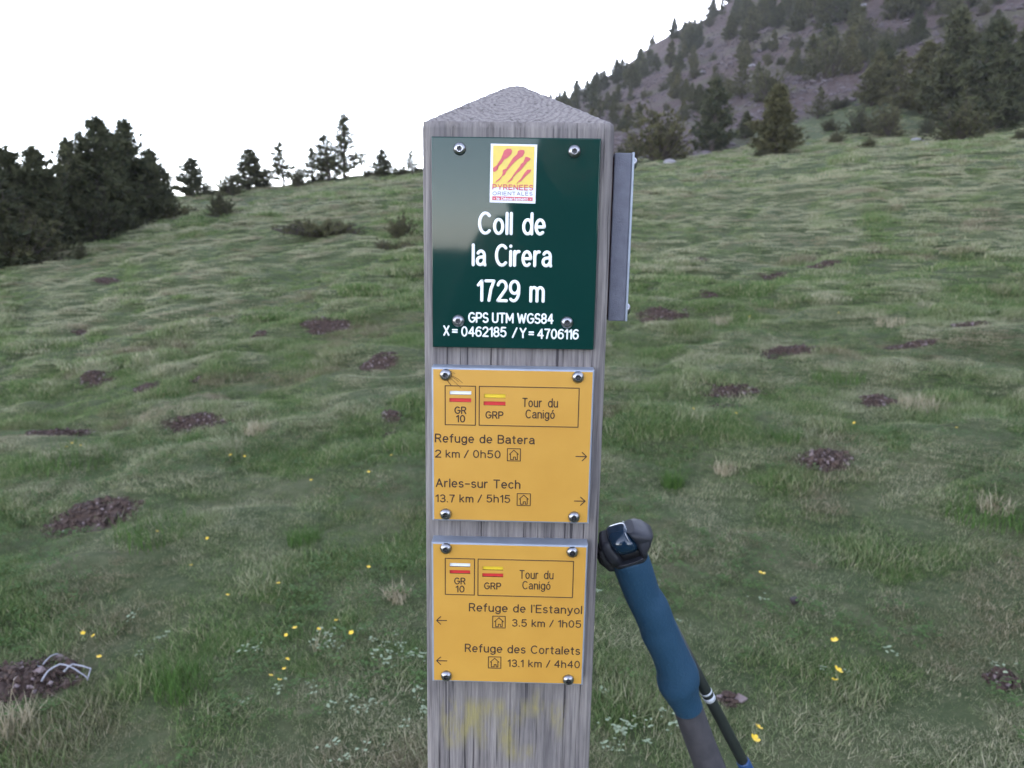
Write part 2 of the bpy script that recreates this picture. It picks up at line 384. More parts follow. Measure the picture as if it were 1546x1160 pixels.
def scatter(name, protos, P, scl, rot, dry, idx, brown=None):
    me = bpy.data.meshes.new(name); me.vertices.add(len(P)); me.vertices.foreach_set('co', np.asarray(P, np.float32).ravel())
    fattr(me, 'scl', scl); fattr(me, 'rotz', rot); fattr(me, 'dry', dry)
    if brown is not None: fattr(me, 'brown', brown)
    a = me.attributes.new('pick', 'INT', 'POINT'); a.data.foreach_set('value', np.asarray(idx, np.int32))
    o = link(name, me)
    ng = bpy.data.node_groups.new(name, 'GeometryNodeTree')
    ng.interface.new_socket('Geometry', in_out='INPUT', socket_type='NodeSocketGeometry'); ng.interface.new_socket('Geometry', in_out='OUTPUT', socket_type='NodeSocketGeometry')
    gi = ng.nodes.new('NodeGroupInput'); go = ng.nodes.new('NodeGroupOutput'); L = ng.links.new
    jn = ng.nodes.new('GeometryNodeJoinGeometry')
    for p in reversed(protos):
        oi = ng.nodes.new('GeometryNodeObjectInfo'); oi.inputs['Object'].default_value = p; oi.inputs['As Instance'].default_value = True
        L(oi.outputs['Geometry'], jn.inputs[0])
    def na(n, t='FLOAT'):
        x = ng.nodes.new('GeometryNodeInputNamedAttribute'); x.data_type = t; x.inputs[0].default_value = n; return x.outputs[0]
    ip = ng.nodes.new('GeometryNodeInstanceOnPoints'); L(gi.outputs[0], ip.inputs['Points']); L(jn.outputs[0], ip.inputs['Instance'])
    ip.inputs['Pick Instance'].default_value = True; L(na('pick', 'INT'), ip.inputs['Instance Index'])
    cb = ng.nodes.new('ShaderNodeCombineXYZ'); L(na('rotz'), cb.inputs[2])
    L(cb.outputs[0], ip.inputs['Rotation']); L(na('scl'), ip.inputs['Scale']); L(ip.outputs[0], go.inputs[0])
    md = o.modifiers.new('scatter', 'NODES'); md.node_group = ng
    return o
def proto(me, mat):
    me.materials.append(mat); return bpy.data.objects.new('blades', me)
pn = [proto(blade_proto(90, .070, .010, .025, .0019, 1.5, s, 3), M_grass) for s in range(4)] + \
     [proto(blade_proto(120, .05, .014, .034, .0018, 1.1, 10+s, 3), M_grass) for s in range(3)]
pm_ = [proto(blade_proto(110, .12, .012, .034, .0042, 1.5, 20+s, 2), M_grass) for s in range(4)] + \
      [proto(blade_proto(150, .075, .02, .050, .0042, 1.1, 30+s, 2), M_grass) for s in range(3)]
pf = [proto(blade_proto(120, .22, .015, .06, .012, 1.5, 40+s, 1), M_grass) for s in range(4)] + \
     [proto(blade_proto(150, .17, .03, .10, .011, 1.0, 50+s, 1), M_grass) for s in range(3)]
PROT = pn+pm_+pf
def ring(n, r0, r1, half=.74):
    r = np.sqrt(rng.random(n)*(r1*r1-r0*r0)+r0*r0); a = (rng.random(n)*2-1)*half
    return np.sin(a)*r, np.cos(a)*r, r
Ps = []; 
for (n, r0, r1, base) in ((42000, 1.3, 7.0, 0), (60000, 6.3, 19.5, 7), (80000, 18, 62, 14), (16000, 58, 92, 14)):
    x, y, r = ring(n, r0, r1)
    keep = np.ones(n, bool)
    if r0 > 50: keep &= np.arctan2(x, y) > .18
    if r0 < 18: keep &= (molemask(x, y, 1.0) < .35) | (vnoise(x*11, y*11, 7) > .74)
    else:
        a_ = np.arctan2(x, y); keep &= (r < RC+2) | (a_ > .02)
        keep &= (molemask(x, y, 1.0) < .5)
        st = np.interp(a_, [-.4, 0, .15, .25, .35, .55, .8], [60, 44, 46, 54, 66, 84, 90]); keep &= r < st*(.85+.4*fbm(x/6, y/6, 5, 3))
    x, y, r = x[keep], y[keep], r[keep]
    z = ground(x, y)
    fs_ = np.clip(r/9, 1, 1.8); hm = hum(x, y); lush = fbm(x/.75/fs_, y/.45/fs_, 51, 3)*.55 + fbm(x/.26/fs_+5, y/.18/fs_, 55, 2)*.45      # tussocks
    dryn = fbm(x/1.9, y/1.3, 61, 3)*.6 + fbm(x/.4, y/.33, 65, 2)*.4
    tall = (lush + .5*(fbm(x/(.12+.012*r), y/(.09+.009*r), 511, 2)-.5) + rng.normal(0, .05, len(x))) > .62
    idx = base + np.where(tall, 4+rng.integers(0, 3, len(x)), rng.integers(0, 4, len(x)))
    far = np.clip((r-2)/16, 0, 1); fine_ = (fbm(x/(.09+.012*r), y/(.07+.009*r), 501, 2)-.5)
    scl = (.65+1.05*np.clip((lush-.42)*2.4, 0, 1))*rng.uniform(.75, 1.2, len(x))*np.clip(1+1.15*fine_, .65, 1.45)
    dry = np.clip(fine_*1.5 + (dryn-.5)*2.4 + .06 + .40*far + (hm-.35)*(.25+.5*far) - 2.0*(lush-.5) + rng.normal(0, .17, len(x)), 0, 1)
    bn = fbm(x/.7, y/.5, 131, 3); brown = np.clip((bn-.59)*6, 0, .7)*(rng.random(len(x)) < .75)
    Ps.append((np.stack([x, y, z-.004], 1), scl, rng.random(len(x))*6.283, dry, idx, brown))
PP = [np.concatenate([q[k] for q in Ps]) for k in range(6)]
tag(scatter('grass', PROT, *PP), 'short grazed mountain grass covering the whole meadow', 'grass', kind='stuff')
# ------------------------------------------------------------------ signpost
D0 = 0.565                                              # camera to the post's front face
sv = np.array([math.cos(PSI), math.sin(PSI), 0]); bv = np.array([-math.sin(PSI), math.cos(PSI), 0])   # along the face / into the post
HALF = .0735
def loc(px, py, y):
    """point seen at a photo pixel on the vertical plane at local depth y (front face y=-HALF), in post coordinates"""
    d = ray(px, py); t = (D0+HALF+y)/np.dot(d, bv); P = EYE + d*t
    q = P - POST0; return np.array([q @ sv, y, P[2]])
POST0 = np.array([0., 0, 0]); 
_l = loc(636, 186, -HALF); _r = loc(929, 190, -HALF)
xc = (_l[0]+_r[0])/2; HW = (_r[0]-_l[0])/2
POST0 = xc*sv + (D0+HALF)*bv; POST0[2] = 0
post = empty('signpost', tuple(POST0), PSI)
tag(post, 'grey weathered wooden signpost with pointed top carrying one green and two yellow sign plates', 'signpost')
# --- wooden post: rounded square section with grooved grain
zs = loc(780, 186, -HALF)[2]                             # shoulder height
def section(hx, hy, rc, n=52):
    pts = []
    for cx_, cy_, a0 in ((hx-rc, -hy+rc, -90), (hx-rc, hy-rc, 0), (-hx+rc, hy-rc, 90), (-hx+rc, -hy+rc, 180)):
        for k in range(7):
            q = math.radians(a0+90*k/6); pts.append((cx_+rc*math.cos(q), cy_+rc*math.sin(q)))
        # straight run to the next corner
        nx = {-90: (hx, hy-rc), 0: (-hx+rc, hy), 90: (-hx, -hy+rc), 180: (hx-rc, -hy)}[a0]
        p0 = pts[-1]
        for k in range(1, n): pts.append((p0[0]+(nx[0]-p0[0])*k/n, p0[1]+(nx[1]-p0[1])*k/n))
    return np.array(pts)
sec = section(HW, HALF, .007); nP = len(sec); nrm = sec/np.linalg.norm(sec, axis=1)[:, None]
per = np.cumsum(np.r_[0, np.linalg.norm(np.diff(sec, axis=0), axis=1)])
rows = []; egr = []; pnt = []
zl = np.concatenate((np.linspace(-.25, .5, 6), np.linspace(.55, zs-.004, 90)))
for z in zl:
    g = (vnoise(per*330, z*3.0+0*per, 4)-.5)*.0007 + (vnoise(per*900, z*6.0+0*per, 6)-.5)*.0003
    ck = np.clip((vnoise(per*420, z*4.0+0*per, 8)-.86)/.1, 0, 1)*-.0011 + np.clip((vnoise(per*260, z*1.3+0*per, 18)-.90)/.05, 0, 1)*-.0025
    rows.append(np.c_[sec + nrm*(g+ck)[:, None], np.full(nP, z)]); egr.append(np.zeros(nP)); pnt.append(np.zeros(nP))
za = loc(781, 131, 0)[2]; apx = loc(779, 131, 0)[0]
steps = 26
for k in range(steps+1):
    t = k/steps
    s = 1-t*.93
    z = zs + (za-zs)*(t**.97)*.985
    if k == 0: s = .992; z = zs+.0006
    q = sec*s*np.array([1, 1]); n_ = (vnoise(q[:, 0]*900, q[:, 1]*900, 12)-.5)*.0012
    q[:, 0] += apx*t
    rows.append(np.c_[q, z+n_]); egr.append(np.full(nP, min(1, .55+k*.4))); pnt.append(np.zeros(nP))
Vp = np.concatenate(rows + [np.array([[apx, 0, za]])]); R_ = len(rows)
Fp = [(i*nP+k, i*nP+(k+1) % nP, (i+1)*nP+(k+1) % nP, (i+1)*nP+k) for i in range(R_-1) for k in range(nP)]
Fp += [((R_-1)*nP+k, (R_-1)*nP+(k+1) % nP, len(Vp)-1) for k in range(nP)]
pme = mesh('post', Vp, Fp, True); fattr(pme, 'endgrain', np.r_[np.concatenate(egr), 1])
pt = np.zeros(len(Vp))
def seg_d(P, pts):
    d = np.full(len(P), 9.)
    for a, b in zip(pts[:-1], pts[1:]):
        a = np.array(a); b = np.array(b); ab = b-a; t = np.clip(((P-a) @ ab)/(ab @ ab), 0, 1); d = np.minimum(d, np.linalg.norm(P-a-t[:, None]*ab, axis=1))
    return d
def lp(L): return [tuple(loc(x, y, -HALF)[[0, 2]]) for x, y in L]
ghost = [lp([(680, 1062), (700, 1062), (706, 1085), (700, 1108), (682, 1110), (678, 1085), (680, 1062)]), lp([(722, 1068), (728, 1110)]), lp([(728, 1070), (752, 1074)]), lp([(775, 1085), (765, 1092), (762, 1112), (770, 1130), (795, 1136)]), lp([(788, 1075), (808, 1062), (812, 1075)]), lp([(842, 1070), (845, 1095)])]
front = (Vp[:, 1] < -HALF+.004) & (Vp[:, 2] < zs-.1)
for gl in ghost: pt[front] = np.maximum(pt[front], np.clip((.0085-seg_d(Vp[front][:, [0, 2]], gl))/.004, 0, 1))
fattr(pme, 'paint', pt)
link('post', pme, post, M_wood)

# --- lettering: engraved strokes with round ends
def arc(cx, cy, rx, ry, a0, a1, n=None):
    n = n or max(4, int(abs(a1-a0)/15)); return [(cx+rx*math.cos(math.radians(a0+(a1-a0)*k/n)), cy+ry*math.sin(math.radians(a0+(a1-a0)*k/n))) for k in range(n+1)]
xh = .70
G = {
 'A': (.66, [[(0, 0), (.33, 1), (.66, 0)], [(.11, .33), (.55, .33)]]),
 'B': (.58, [[(0, 0), (0, 1), (.34, 1)]+arc(.34, .76, .22, .24, 90, -90)+[(0, .52)], [(.34, .52)]+arc(.34, .26, .24, .26, 90, -90)+[(0, 0)]]),
 'C': (.66, [arc(.36, .5, .36, .5, 48, 312)]),
 'D': (.62, [[(0, 0), (0, 1), (.25, 1)]+arc(.25, .5, .37, .5, 90, -90)+[(0, 0)]]),
 'E': (.52, [[(.52, 1), (0, 1), (0, 0), (.52, 0)], [(0, .53), (.46, .53)]]),
 'G': (.68, [arc(.36, .5, .36, .5, 50, 345)+[(.70, .47), (.42, .47)]]),
 'I': (.0, [[(0, 0), (0, 1)]]),
 'L': (.46, [[(0, 1), (0, 0), (.46, 0)]]),
 'M': (.74, [[(0, 0), (0, 1), (.37, .25), (.74, 1), (.74, 0)]]),
 'N': (.60, [[(0, 0), (0, 1), (.60, 0), (.60, 1)]]),
 'O': (.74, [arc(.37, .5, .37, .5, 90, 450)]),
 'P': (.56, [[(0, 0), (0, 1), (.33, 1)]+arc(.33, .73, .23, .27, 90, -90)+[(0, .46)]]),
 'R': (.58, [[(0, 0), (0, 1), (.33, 1)]+arc(.33, .74, .23, .26, 90, -90)+[(0, .48)], [(.33, .48), (.58, 0)]]),
 'S': (.54, [arc(.27, .74, .25, .26, 35, 270)+arc(.27, .25, .27, .25, 80, -150)[0:]]),
 'T': (.60, [[(0, 1), (.60, 1)], [(.30, 1), (.30, 0)]]),
 'U': (.58, [[(0, 1), (0, .29)]+arc(.29, .29, .29, .29, 180, 360)+[(.58, 1)]]),
 'W': (.92, [[(0, 1), (.23, 0), (.46, .9), (.69, 0), (.92, 1)]]),
 'X': (.60, [[(0, 1), (.60, 0)], [(0, 0), (.60, 1)]]),
 'Y': (.60, [[(0, 1), (.30, .48), (.60, 1)], [(.30, .48), (.30, 0)]]),
 'a': (.48, [arc(.24, xh-.22, .22, .22, 150, 20)+[(.46, .45), (.46, .10), (.50, 0)], [(.46, .42), (.22, .39)]+arc(.20, .2, .2, .19, 90, 270)+[(.33, .04), (.46, .18)]]),
 'b': (.50, [[(0, 1), (0, 0)], arc(.25, xh/2, .25, xh/2, 180, -180)]),
 'c': (.46, [arc(.25, xh/2, .25, xh/2, 45, 315)]),
 'd': (.50, [[(.5, 1), (.5, 0)], arc(.25, xh/2, .25, xh/2, 0, 360)]),
 'e': (.50, [[(.01, xh/2), (.5, xh/2)]+arc(.25, xh/2, .25, xh/2, 0, 310)]),
 'f': (.30, [arc(.26, .82, .14, .18, 75, 180)+[(.12, 0)], [(0, xh), (.29, xh)]]),
 'g': (.50, [arc(.25, xh/2, .25, xh/2, 0, 360), [(.5, xh), (.5, -.05)]+arc(.25, -.05, .25, .23, 0, -150)]),
 'h': (.46, [[(0, 1), (0, 0)], [(0, .42)]+arc(.23, .45, .23, .25, 170, 0)+[(.46, 0)]]),
 'i': (.0, [[(0, 0), (0, xh)], [(0, .95), (0, .97)]]),
 'k': (.44, [[(0, 1), (0, 0)], [(.40, xh), (0, .28)], [(.14, .40), (.44, 0)]]),
 'l': (.0, [[(0, 0), (0, 1)]]),
 'm': (.76, [[(0, xh), (0, 0)], [(0, .45)]+arc(.19, .48, .19, .22, 170, 0)+[(.38, 0)], [(.38, .45)]+arc(.57, .48, .19, .22, 170, 0)+[(.76, 0)]]),
 'n': (.46, [[(0, xh), (0, 0)], [(0, .42)]+arc(.23, .45, .23, .25, 170, 0)+[(.46, 0)]]),
 'o': (.50, [arc(.25, xh/2, .25, xh/2, 90, 450)]),
 'p': (.50, [[(0, xh), (0, -.28)], arc(.25, xh/2, .25, xh/2, 180, -180)]),
 'r': (.28, [[(0, xh), (0, 0)], [(0, .38)]+arc(.24, .42, .24, .28, 170, 80)]),
 's': (.42, [arc(.21, .52, .19, .18, 35, 265)+arc(.21, .18, .21, .18, 80, -150)]),
 't': (.28, [[(.12, .92), (.12, .16)]+arc(.25, .16, .13, .16, 180, 270), [(0, xh), (.27, xh)]]),
 'u': (.46, [[(0, xh), (0, .24)]+arc(.23, .24, .23, .24, 180, 350), [(.46, xh), (.46, 0)]]),
 'y': (.48, [[(0, xh), (.25, .02)], [(.48, xh), (.20, -.18), (.10, -.27), (.0, -.27)]]),
 '0': (.52, [arc(.26, .5, .26, .5, 90, 450)]),
 '1': (.22, [[(0, .78), (.22, 1), (.22, 0)]]),
 '2': (.52, [arc(.26, .73, .25, .27, 165, -35)+[(0, 0), (.53, 0)]]),
 '3': (.52, [arc(.25, .75, .23, .25, 155, -90)+[(.2, .5)], [(.25, .52)]+arc(.25, .26, .26, .26, 90, -155)]),
 '4': (.56, [[(.42, 0), (.42, 1), (0, .3), (.56, .3)]]),
 '5': (.52, [[(.48, 1), (.08, 1), (.03, .52)]+arc(.25, .32, .27, .32, 140, -150)]),
 '6': (.52, [arc(.26, .31, .26, .31, 90, 450), [(.0, .31)]+arc(.31, .52, .31, .48, 185, 55)]),
 '7': (.50, [[(0, 1), (.50, 1), (.32, .6), (.20, 0)]]),
 '8': (.52, [arc(.26, .76, .22, .24, 90, 450), arc(.26, .26, .26, .26, 90, 450)]),
 '9': (.52, [arc(.26, .69, .26, .31, 90, 450), [(.52, .69)]+arc(.21, .48, .31, .48, 5, -125)]),
 '/': (.34, [[(0, -.02), (.34, 1.02)]]), '.': (.0, [[(0, .0), (0, .03)]]), '=': (.46, [[(0, .62), (.46, .62)], [(0, .36), (.46, .36)]]),
 '-': (.42, [[(0, .42), (.42, .42)]]), "'": (.0, [[(0, .86), (0, 1)]]),
}
G['ó'] = (.50, G['o'][1]+[[(.22, .88), (.34, 1.02)]]); G['é'] = (.50, G['e'][1]+[[(.22, .88), (.34, 1.02)]])
def stroke_mesh(lines, w, y, h=.00045):
    """lines in (x,z) plane coords -> raised round-ended strokes standing on plane y (towards -y)"""
    V, Fc = [], []
    prof = [(-1, 0), (-.72, .7), (0, 1), (.72, .7), (1, 0)]; m = len(prof); r = w/2
    def dome(c):
        o = len(V); nn = 10
        for (rad_, hh) in ((1.0, 0), (.72, .72)):
            for k in range(nn): V.append((c[0]+r*rad_*math.cos(2*math.pi*k/nn), y-h*hh, c[1]+r*rad_*math.sin(2*math.pi*k/nn)))
        V.append((c[0], y-h*1.04, c[1]))
        for k in range(nn):
            k2 = (k+1) % nn; Fc.append((o+k, o+k2, o+nn+k2, o+nn+k)); Fc.append((o+nn+k, o+nn+k2, o+2*nn))
    for ln in lines:
        ln = [np.array(p, float) for p in ln]
        L2 = [ln[0]]
        for p in ln[1:]:
            if np.linalg.norm(p-L2[-1]) > 1e-6: L2.append(p)
        ln = L2; runs = [[ln[0]]]
        for i in range(1, len(ln)):
            runs[-1].append(ln[i])
            if i < len(ln)-1:
                a = ln[i]-ln[i-1]; b = ln[i+1]-ln[i]; c_ = a@b/(np.linalg.norm(a)*np.linalg.norm(b))
                if c_ < .8: runs.append([ln[i]])
        for ru in runs:
            if len(ru) < 2: dome(ru[0]); continue
            dome(ru[0]); dome(ru[-1]); o = len(V)
            for i, p in enumerate(ru):
                t = ru[min(i+1, len(ru)-1)]-ru[max(i-1, 0)]; t /= np.linalg.norm(t); nn = np.array([-t[1], t[0]])
                for (q, hh) in prof:
                    s = p+nn*r*q; V.append((s[0], y-h*hh, s[1]))
            for i in range(len(ru)-1):
                for k in range(m-1): Fc.append((o+i*m+k, o+i*m+k+1, o+(i+1)*m+k+1, o+(i+1)*m+k))
    return V, Fc
def flat_fix(me):
    bm = bmesh.new(); bm.from_mesh(me); bmesh.ops.recalc_face_normals(bm, faces=bm.faces[:]); bm.to_mesh(me); bm.free(); return me
def layout(txt, sp=.24, space=.42):
    x = 0; out = []
    for ch in txt:
        if ch == ' ': x += space; continue
        w, st = G[ch]; out += [[(x+p[0], p[1]) for p in s] for s in st]; x += w+sp
    return out, x-sp
def text_lines(txt, pl_, pr_, cap, y, yb2=None, sp=.24, space=.42, track=None):
    """fit a string between two photo pixels (baseline left, baseline right); cap = cap height in photo pixels"""
    a = loc(*pl_, y); b = loc(*pr_, y); c = loc(pl_[0], pl_[1]-cap, y)
    lines, w = layout(txt, sp, space); sx = (b[0]-a[0])/w if w > 0 else 1; sz = c[2]-a[2]; z0 = (a[2]+b[2])/2; 
    return [[(a[0]+p[0]*sx, z0+p[1]*sz) for p in l] for l in lines]
PXM = D0/F                                              # metres per photo pixel at the plates (approx.)
def add_strokes(name, parent, lines, wpx, y, mat):
    v, f = stroke_mesh(lines, wpx*PXM, y); me = mesh(name, v, f, True); return link(name, me, parent, mat)
def plate(parent, name, corners, y_front, y_back, mat_face, mat_edge, recess=(), bev=.0012, label=None):
    """tray-like plate: front sheet cut by rectangular recesses, rounded edges in bare metal"""
    P = [loc(*c, y_front) for c in corners]
    x0 = (P[0][0]+P[3][0])/2; x1 = (P[1][0]+P[2][0])/2; z1 = (P[0][2]+P[1][2])/2; z0 = (P[2][2]+P[3][2])/2
    V, Fc, MI = [], [], []
    def quad(a, b, c, d, mi):
        o = len(V); V.extend([a, b, c, d]); Fc.append((o, o+1, o+2, o+3)); MI.append(mi)
    xs = sorted({x0+bev, x1-bev, *[r[0] for r in recess], *[r[1] for r in recess]}); zs_ = sorted({z0+bev, z1-bev, *[r[2] for r in recess], *[r[3] for r in recess]})
    for i in range(len(xs)-1):
        for j in range(len(zs_)-1):
            cx_ = (xs[i]+xs[i+1])/2; cz = (zs_[j]+zs_[j+1])/2
            if any(r[0] < cx_ < r[1] and r[2] < cz < r[3] for r in recess): continue
            quad((xs[i], y_front, zs_[j]), (xs[i+1], y_front, zs_[j]), (xs[i+1], y_front, zs_[j+1]), (xs[i], y_front, zs_[j+1]), 0)
    for r in recess:
        a, b, c, d = r[:4]; yd = y_front+.0012; mi = r[4]
        quad((a, yd, c), (b, yd, c), (b, yd, d), (a, yd, d), mi)
        quad((a, y_front, d), (b, y_front, d), (b, yd, d), (a, yd, d), 5); quad((a, y_front, c), (b, y_front, c), (b, yd, c), (a, yd, c), mi)
        quad((a, y_front, c), (a, y_front, d), (a, yd, d), (a, yd, c), 5); quad((b, y_front, c), (b, y_front, d), (b, yd, d), (b, yd, c), 5)
    loops = []
    for k in range(5):
        q = math.radians(90*k/4); ins = bev*(1-math.sin(q)); yy = y_front+bev*(1-math.cos(q))
        loops.append([(x0+ins, yy, z0+ins), (x1-ins, yy, z0+ins), (x1-ins, yy, z1-ins), (x0+ins, yy, z1-ins)])
    loops.append([(p[0], y_back, p[2]) for p in loops[-1]])
    for A, B in zip(loops[:-1], loops[1:]):
        for k in range(4): quad(A[k], A[(k+1) % 4], B[(k+1) % 4], B[k], 1)
    quad(*loops[-1], 1)
    me = mesh(name, V, Fc)
    bm = bmesh.new(); bm.from_mesh(me); bmesh.ops.remove_doubles(bm, verts=bm.verts[:], dist=1e-6); bmesh.ops.recalc_face_normals(bm, faces=bm.faces[:]); bm.to_mesh(me); bm.free()
    return me, (x0, x1, z0, z1)
def finish_plate(me, mats, MIcount=None):
    for m_ in mats: me.materials.append(m_)
# screws
def screw_mesh():
    bm = bmesh.new(); R0 = .0046; prof = [(R0*1.0, 0), (R0, .0006), (R0*.93, .0016), (R0*.72, .0026), (R0*.50, .0031), (R0*.46, .0031), (R0*.43, .0014), (0.0001, .0012)]
    n = 24; rings = []
    for i, (r, h) in enumerate(prof):
        ring_ = []
        for k in range(n):
            q = 2*math.pi*k/n; rr = r
            if 5 <= i <= 6: rr = r*(1-.22*(.5+.5*math.cos(6*q)))
            ring_.append(bm.verts.new((rr*math.cos(q), -h, rr*math.sin(q))))
        rings.append(ring_)
    for i in range(len(rings)-1):
        for k in range(n):
            f = bm.faces.new((rings[i][k], rings[i][(k+1) % n], rings[i+1][(k+1) % n], rings[i+1][k])); f.smooth = i < 4; f.material_index = 1 if i >= 5 else 0
    bmesh.ops.recalc_face_normals(bm, faces=bm.faces[:])
    me = bpy.data.meshes.new('screw'); bm.to_mesh(me); bm.free(); me.materials.append(M_steel); me.materials.append(M_steeldark); return me
SCR = screw_mesh()
def screws(parent, pts, y):
    for (px, py) in pts:
        p = loc(px, py, y); o = bpy.data.objects.new('screw', SCR); COL.objects.link(o); o.parent = parent
        o.location = (p[0], y-.0002, p[2]); o.rotation_euler = (0, random.uniform(0, 1), 0)
YG, YY = -HALF-.006, -HALF-.0135
# ---- green plate
gme_, gb = plate(post, 'green_plate', [(651, 205.5), (909, 209.5), (895, 530), (653, 523)], YG, -HALF+.001, None, None, bev=.0009)
for k_, m_ in enumerate((M_green, M_green)): gme_.materials.append(m_)
gp_ = link('green_plate', gme_, post); gp_['label'] = 'dark green place-name plate with white letters'
screws(gp_, [(694, 225), (867, 229), (692, 484.5), (856, 487)], YG)
yl = YG
for t_, a_, b_, cp, w_, sp_ in (('Coll de', (724, 352.6), (821.5, 353.6), 30.5, 4.6, .26), ('la Cirera', (714.5, 400), (831, 402), 30, 4.6, .26), ('1729 m', (722, 453.5), (820, 455.5), 29.5, 4.6, .24)):
    add_strokes('lettering', gp_, text_lines(t_, a_, b_, cp, yl, sp=sp_, space=.5), w_, yl, M_white)
add_strokes('lettering', gp_, text_lines('GPS UTM WGS84', (708, 486.2), (834.5, 488.6), 13.6, yl, sp=.22, space=.36), 2.7, yl, M_white)
co = []
for t_, x0_, x1_ in (('X', 670.5, 677.5), ('=', 683.5, 690), ('0462185', 697.5, 763.5), ('/', 774, 780), ('Y', 785.5, 793.5), ('=', 799, 805), ('4706116', 812, 872.5)):
    co += text_lines(t_, (x0_, 506+(x0_-670)*.031), (x1_, 506+(x1_-670)*.031), 13.4, yl, sp=.22)
add_strokes('lettering', gp_, co, 2.6, yl, M_white)
# ---- sticker with the striped emblem (crop pixels of a 9.664x enlargement)
def ck_(x, y): return (720+x/9.664, 200+y/9.664)
def poly_mesh(poly, y, thick=.00012):
    P = [loc(*ck_(*p), y) for p in poly]; n = len(P)
    bm = bmesh.new(); a = [bm.verts.new((p[0], y-thick, p[2])) for p in P]; b = [bm.verts.new((p[0], y+.00005, p[2])) for p in P]
    fr = bm.faces.new(a)
    for k in range(n): bm.faces.new((a[k], b[k], b[(k+1) % n], a[(k+1) % n]))
    bmesh.ops.triangulate(bm, faces=[fr]); bmesh.ops.recalc_face_normals(bm, faces=bm.faces[:])
    me = bpy.data.meshes.new('poly'); bm.to_mesh(me); bm.free(); return me
st = link('sticker', poly_mesh([(203, 165), (880, 180), (853, 1040), (185, 1022)], YG-.0002, .0002), gp_, M_stickwhite)
link('emblem_field', poly_mesh([(238, 190), (842, 206), (826, 808), (228, 800)], YG-.0006, .0001), gp_, M_stickyellow)
for s_ in ([(400, 265), (440, 238), (495, 240), (515, 270), (500, 320), (440, 375), (395, 400), (360, 455), (300, 510), (300, 548), (260, 578), (236, 570), (236, 520), (290, 480), (350, 390), (370, 340), (385, 300)],
           [(600, 270), (640, 255), (690, 262), (695, 300), (665, 350), (600, 390), (545, 440), (490, 500), (430, 570), (410, 615), (370, 640), (340, 690), (300, 712), (275, 735), (280, 710), (320, 680), (360, 640), (375, 600), (378, 548), (430, 530), (470, 460), (530, 370), (585, 320)],
           [(710, 355), (745, 362), (780, 380), (775, 405), (735, 430), (690, 490), (640, 550), (580, 600), (525, 660), (515, 695), (450, 735), (440, 745), (455, 715), (500, 670), (560, 580), (625, 500), (640, 465), (675, 440)],
           [(735, 545), (795, 543), (775, 585), (730, 620), (690, 665), (640, 715), (595, 735), (580, 760), (585, 735), (640, 680), (690, 600)]):
    link('emblem_stripe', poly_mesh(s_, YG-.0009, .0001), gp_, M_pinkred)
link('emblem_bar', poly_mesh([(225, 932), (815, 948), (812, 1002), (222, 988)], YG-.0006, .0001), gp_, M_pinkred)
def st_text(t_, x0_, x1_, y0_, y1_, capc, w_, yy, mat, sp=.3):
    a = ck_(x0_, y0_); b = ck_(x1_, y1_)
    la, lb, lc = loc(*a, yy), loc(*b, yy), loc(a[0], a[1]-capc/9.664, yy)
    lines, w = layout(t_, sp, .4); w = w or 1; sx = (lb[0]-la[0])/w; sz = lc[2]-la[2]
    L_ = [[(la[0]+p[0]*sx, la[2]+(lb[2]-la[2])*(p[0]/w)+p[1]*sz) for p in l] for l in lines]
    v, f = stroke_mesh(L_, w_/9.664*PXM, yy, .0001); return link('lettering', mesh('lettering', v, f, True), gp_, mat)
st_text('PYRENEES', 232, 815, 830, 842, 68, 14, YG-.00075, M_pinkred)
st_text('ORIENTALES', 232, 808, 915, 922, 48, 9, YG-.00042, M_slate)
st_text('le Département', 290, 740, 985, 994, 38, 8, YG-.00075, M_stickwhite, .26)
st_text('.', 252, 254, 966, 966, 8, 15, YG-.00075, M_stickwhite); st_text('.', 785, 787, 978, 978, 8, 15, YG-.00075, M_stickwhite)

